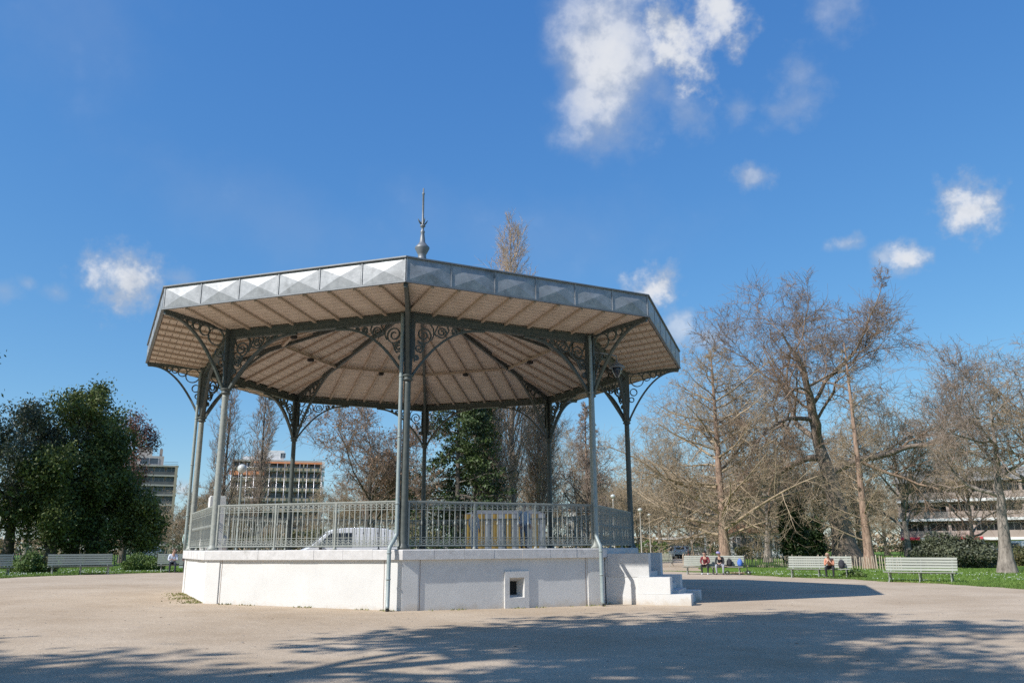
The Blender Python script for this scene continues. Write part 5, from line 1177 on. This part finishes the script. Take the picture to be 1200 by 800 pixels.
def van(loc, rz, lab, kind='van', paint=M_carwhite):
    o = empty('van' if kind == 'van' else 'car', loc, rz, label=lab, cat=kind)
    if kind == 'van': prof = [(-2.55, .35), (-2.60, .8), (-2.48, 1.0), (-1.95, 1.14), (-1.72, 1.22), (-.82, 1.86), (-.55, 1.95), (-.1, 1.99), (1.0, 2.01), (1.95, 1.97), (2.3, 1.88), (2.47, 1.6), (2.58, 1.0), (2.58, .35)]; zt = 2.0
    else: prof = [(-2.2, .35), (-2.25, .7), (-2.1, .95), (-1.15, 1.05), (-.45, 1.62), (-.1, 1.70), (1.5, 1.68), (2.0, 1.15), (2.15, .95), (2.15, .35)]; zt = 1.7
    m = MB(); shell(m, prof, .95, .80, .9, zt); m.build('body', paint, o)
    sd = [(-1.42, 1.25), (-.72, 1.78), (.28, 1.80), (.28, 1.22)] if kind == 'van' else [(-.95, 1.08), (-.35, 1.56), (1.4, 1.56), (1.8, 1.1)]
    for s in (-1, 1):
        m = MB(); y = lambda z: s*(.95+(.80-.95)*max(0, (z-.9)/(zt-.9))+.006)
        m.add([(x, y(z), z) for x, z in sd]+[(x, y(z)-s*.02, z) for x, z in sd], [(0, 1, 2, 3), (7, 6, 5, 4)]+[(i, (i+1) % 4, (i+1) % 4+4, i+4) for i in range(4)]); m.build('side_window', M_carglass, o)
        m = MB(); m.box((-1.2 if kind == 'van' else -.85, s*1.02, 1.22), (.12, .2, .2)); m.build('mirror', M_dkplastic, o)
        m = MB(); m.box((-2.53 if kind == 'van' else -2.18, s*.66, .86), (.12, .34, .18)); m.build('headlight', M_lampglass, o)
        m = MB(); m.box((2.56 if kind == 'van' else 2.11, s*.72, 1.1 if kind == 'van' else .95), (.06, .14, .42 if kind == 'van' else .2)); m.build('tail_light', M_redlight, o)
        for x in ((-1.62, 1.55) if kind == 'van' else (-1.4, 1.3)): wheel(o, x, s*.86)
    a, b = ((-1.68, 1.248), (-.88, 1.818)) if kind == 'van' else ((-1.09, 1.10), (-.50, 1.585))
    nx, nz_ = -(b[1]-a[1]), b[0]-a[0]; l_ = math.hypot(nx, nz_); nx, nz_ = nx/l_*.014, nz_/l_*.014
    m = MB(); m.hexa([(a[0]+nx*-.2, -.80, a[1]), (a[0], .80, a[1]), (b[0], .70, b[1]), (b[0], -.70, b[1]), (a[0]+nx, -.80, a[1]+nz_), (a[0]+nx, .80, a[1]+nz_), (b[0]+nx, .70, b[1]+nz_), (b[0]+nx, -.70, b[1]+nz_)]); m.build('windscreen', M_carglass, o)
    m = MB(); xr = 2.52 if kind == 'van' else 1.80
    m.box((xr, 0, 1.5 if kind == 'van' else 1.38), (.06 if kind == 'van' else .2, 1.1, .5 if kind == 'van' else .34)); m.build('rear_window', M_carglass, o)
    m = MB(); m.box((-2.58 if kind == 'van' else -2.22, 0, .48), (.14, 1.7, .24)); m.box((2.58 if kind == 'van' else 2.14, 0, .48), (.12, 1.7, .22)); m.build('bumper', M_dkplastic, o)
    return o
g = at(402, 44.5, 650); V1 = van((g[0], g[1], g[2]), facing(g[0], g[1])+.12, 'white panel van parked behind the bandstand railing')
V1.scale = (1.06, 1.06, 1.24)
g = at(794, 122, 650); van(g, facing(g[0], g[1])-1.35, 'white car parked at the end of the path', 'car')
g = at(803, 128, 650); van(g, facing(g[0], g[1])-1.7, 'dark car parked beside the white car', 'car', M_cardark)
g = at(1192, 100, 650); van(g, facing(g[0], g[1]), 'white panel van parked in front of the long building')
g = at(172, 140, 650); van(g, facing(g[0], g[1]), 'silver car parked below the tower block', 'car', M_rim)
# parked bicycles by the path
def bike(loc, rz, lab, c):
    o = empty('bicycle', loc, rz, label=lab, cat='bicycle', group='bicycles parked by the path')
    for x in (-.52, .52):
        m = MB(); m.tube([(x+.33*math.cos(a*math.pi/10), 0, .34+.33*math.sin(a*math.pi/10)) for a in range(20)], .022, 5, closed=True); w_ = m.build('wheel', M_tyre, o)
        m = MB()
        for a in range(6): m.tube([(x, 0, .34), (x+.32*math.cos(a*1.047), 0, .34+.32*math.sin(a*1.047))], .004, 3)
        m.build('spokes', M_rim, w_)
    m = MB()
    for p, q in (((-.52, 0, .34), (-.1, 0, .33)), ((-.1, 0, .33), (-.22, 0, .85)), ((-.22, 0, .8), (.36, 0, .8)), ((-.1, 0, .33), (.38, 0, .72)), ((-.52, 0, .34), (-.21, 0, .78)), ((.36, 0, .95), (.52, 0, .34))): m.tube([p, q], .02, 5)
    m.build('frame', c, o); m = MB(); m.tube([(.3, -.28, .98), (.36, 0, .98), (.3, .28, .98)], .015, 5); m.build('handlebar', M_dkplastic, o)
    m = MB(); m.ell((-.24, 0, .9), (.14, .07, .04), 8, 5); m.build('saddle', M_dkplastic, o)
for i, u in enumerate((806, 811, 816, 821, 826)):
    g = at(u, 84+i*.5, 655); bike(g, 1.0+.2*i, 'parked bicycle in the row between the path and the swamp cypress', (M_redawn, M_bwhite, M_cardark, M_rim, M_statue)[i])

# ------------------------------------------------------------------ grass, daisies, pebbles, moss
rg = np.random.default_rng(77)
def scatter(n, az0, az1, w0, w1, pw=1.6):
    az = np.radians(az0+(az1-az0)*rg.random(n)); r = np.array([edge_r(a) for a in az])+w0+(w1-w0)*rg.random(n)**pw
    x, y = r*np.cos(az), r*np.sin(az); return x, y, np.interp(x, XS, [gz(q) for q in XS])
def blades(x, y, z, h, wd):
    n = len(x); a = rg.random(n)*6.28; hh = h*(.5+rg.random(n)); le = rg.normal(0, .5, (n, 2))*hh[:, None]
    dx, dy = np.cos(a)*wd, np.sin(a)*wd
    V = np.stack([np.stack([x-dx, y-dy, z-.005], 1), np.stack([x+dx, y+dy, z-.005], 1), np.stack([x+le[:, 0], y+le[:, 1], z+hh], 1)], 1).reshape(-1, 3)
    return V, np.arange(3*n).reshape(-1, 3)
VV, QQ, off = [], [], 0
for args, h, wd in (((60000, -4, 50, -.25, 22), .085, .02), ((36000, 118, 152, -.25, 18), .10, .022), ((7000, -4, 152, -.35, .6), .06, .015)):
    V, Q = blades(*scatter(*args), h, wd); VV.append(V); QQ.append(Q+off); off += len(V)
link('lawn_grass', np_mesh('lawn_grass', np.concatenate(VV), np.concatenate(QQ), M_grassb, False), label='short green grass along the lawn edges', kind='stuff')
x, y, z = scatter(1300, -6, 48, .3, 14, 1.2); keep = np.sin(x*.7)+np.sin(y*.9+1)+.5*np.sin(x*2.3+y) > .1; x, y, z = x[keep], y[keep], z[keep]
x2, y2, z2 = scatter(350, 122, 150, .3, 9); x, y, z = np.concatenate([x, x2]), np.concatenate([y, y2]), np.concatenate([z, z2])
n = len(x); s = .018+.016*rg.random(n); C = np.stack([x, y, z+.09], 1)
V = np.stack([C+np.stack([-s, -s*0, s*.4], 1), C+np.stack([0*s, -s, 0*s], 1), C+np.stack([s, 0*s, s*.4], 1), C+np.stack([0*s, s, s*.6], 1)], 1).reshape(-1, 3)
link('daisies', np_mesh('daisies', V, np.arange(4*n).reshape(-1, 4), M_daisy, False), label='tiny white daisies scattered over the lawn', kind='stuff')
def bits(n, xr, yr, s0, s1, mt, name, lab, flat=.5):
    x = rg.uniform(*xr, n); y = rg.uniform(*yr, n); k = np.hypot(x, y) > 8.2; x, y = x[k], y[k]; n = len(x)
    z = np.interp(x, XS, [gz(q) for q in XS])+.004; s = s0+(s1-s0)*rg.random(n)**3
    B = np.array([[-1, -.3, 0], [.1, -1, 0], [1, .2, 0], [-.1, 1, 0], [0, 0, 1.0]]); a = rg.random(n)*6.28
    R2 = np.stack([np.stack([np.cos(a), -np.sin(a)], 1), np.stack([np.sin(a), np.cos(a)], 1)], 1)
    V = np.zeros((n, 5, 3)); V[:, :, :2] = np.einsum('nij,kj->nki', R2, B[:, :2])*s[:, None, None]; V[:, :, 2] = B[None, :, 2]*s[:, None]*flat
    V += np.stack([x, y, z], 1)[:, None]
    Q = np.concatenate([np.array([[0, 1, 4], [1, 2, 4], [2, 3, 4], [3, 0, 4]])+5*i for i in range(n)])
    link(name, np_mesh(name, V.reshape(-1, 3), Q, mt, False), label=lab, kind='stuff')
bits(2600, (-12, 20), (-22, 4), .006, .028, M_pebble, 'pebbles', 'small pebbles strewn over the sand')
bits(420, (-12, 20), (-22, 6), .012, .045, M_litter, 'leaf_litter', 'dead leaf bits lying on the sand', .25)
# moss and grass tufts along the foot of the podium
xs_, ys_ = [], []
for k, t0, t1, n, dr in ((6, -2.5, 2.9, 900, .30), (7, -2.9, 2.9, 420, .12), (0, -2.9, 2.9, 260, .12), (1, -2.9, -1, 160, .2)):
    for i in range(n):
        t = rng.uniform(t0, t1); r = APO+.03+abs(rng.gauss(0, dr))
        if math.sin(t*3.1+k)+math.sin(t*7.7) < (-.2 if k == 6 else .4): continue
        q = fp(k, t, r, 0); xs_.append(q.x); ys_.append(q.y)
x, y = np.array(xs_), np.array(ys_); V, Q = blades(x, y, np.interp(x, XS, [gz(q) for q in XS])+.004, .035, .02)
link('moss_tufts', np_mesh('moss_tufts', V, Q, M_moss, False), label='yellowish moss and weeds along the foot of the podium', kind='stuff')
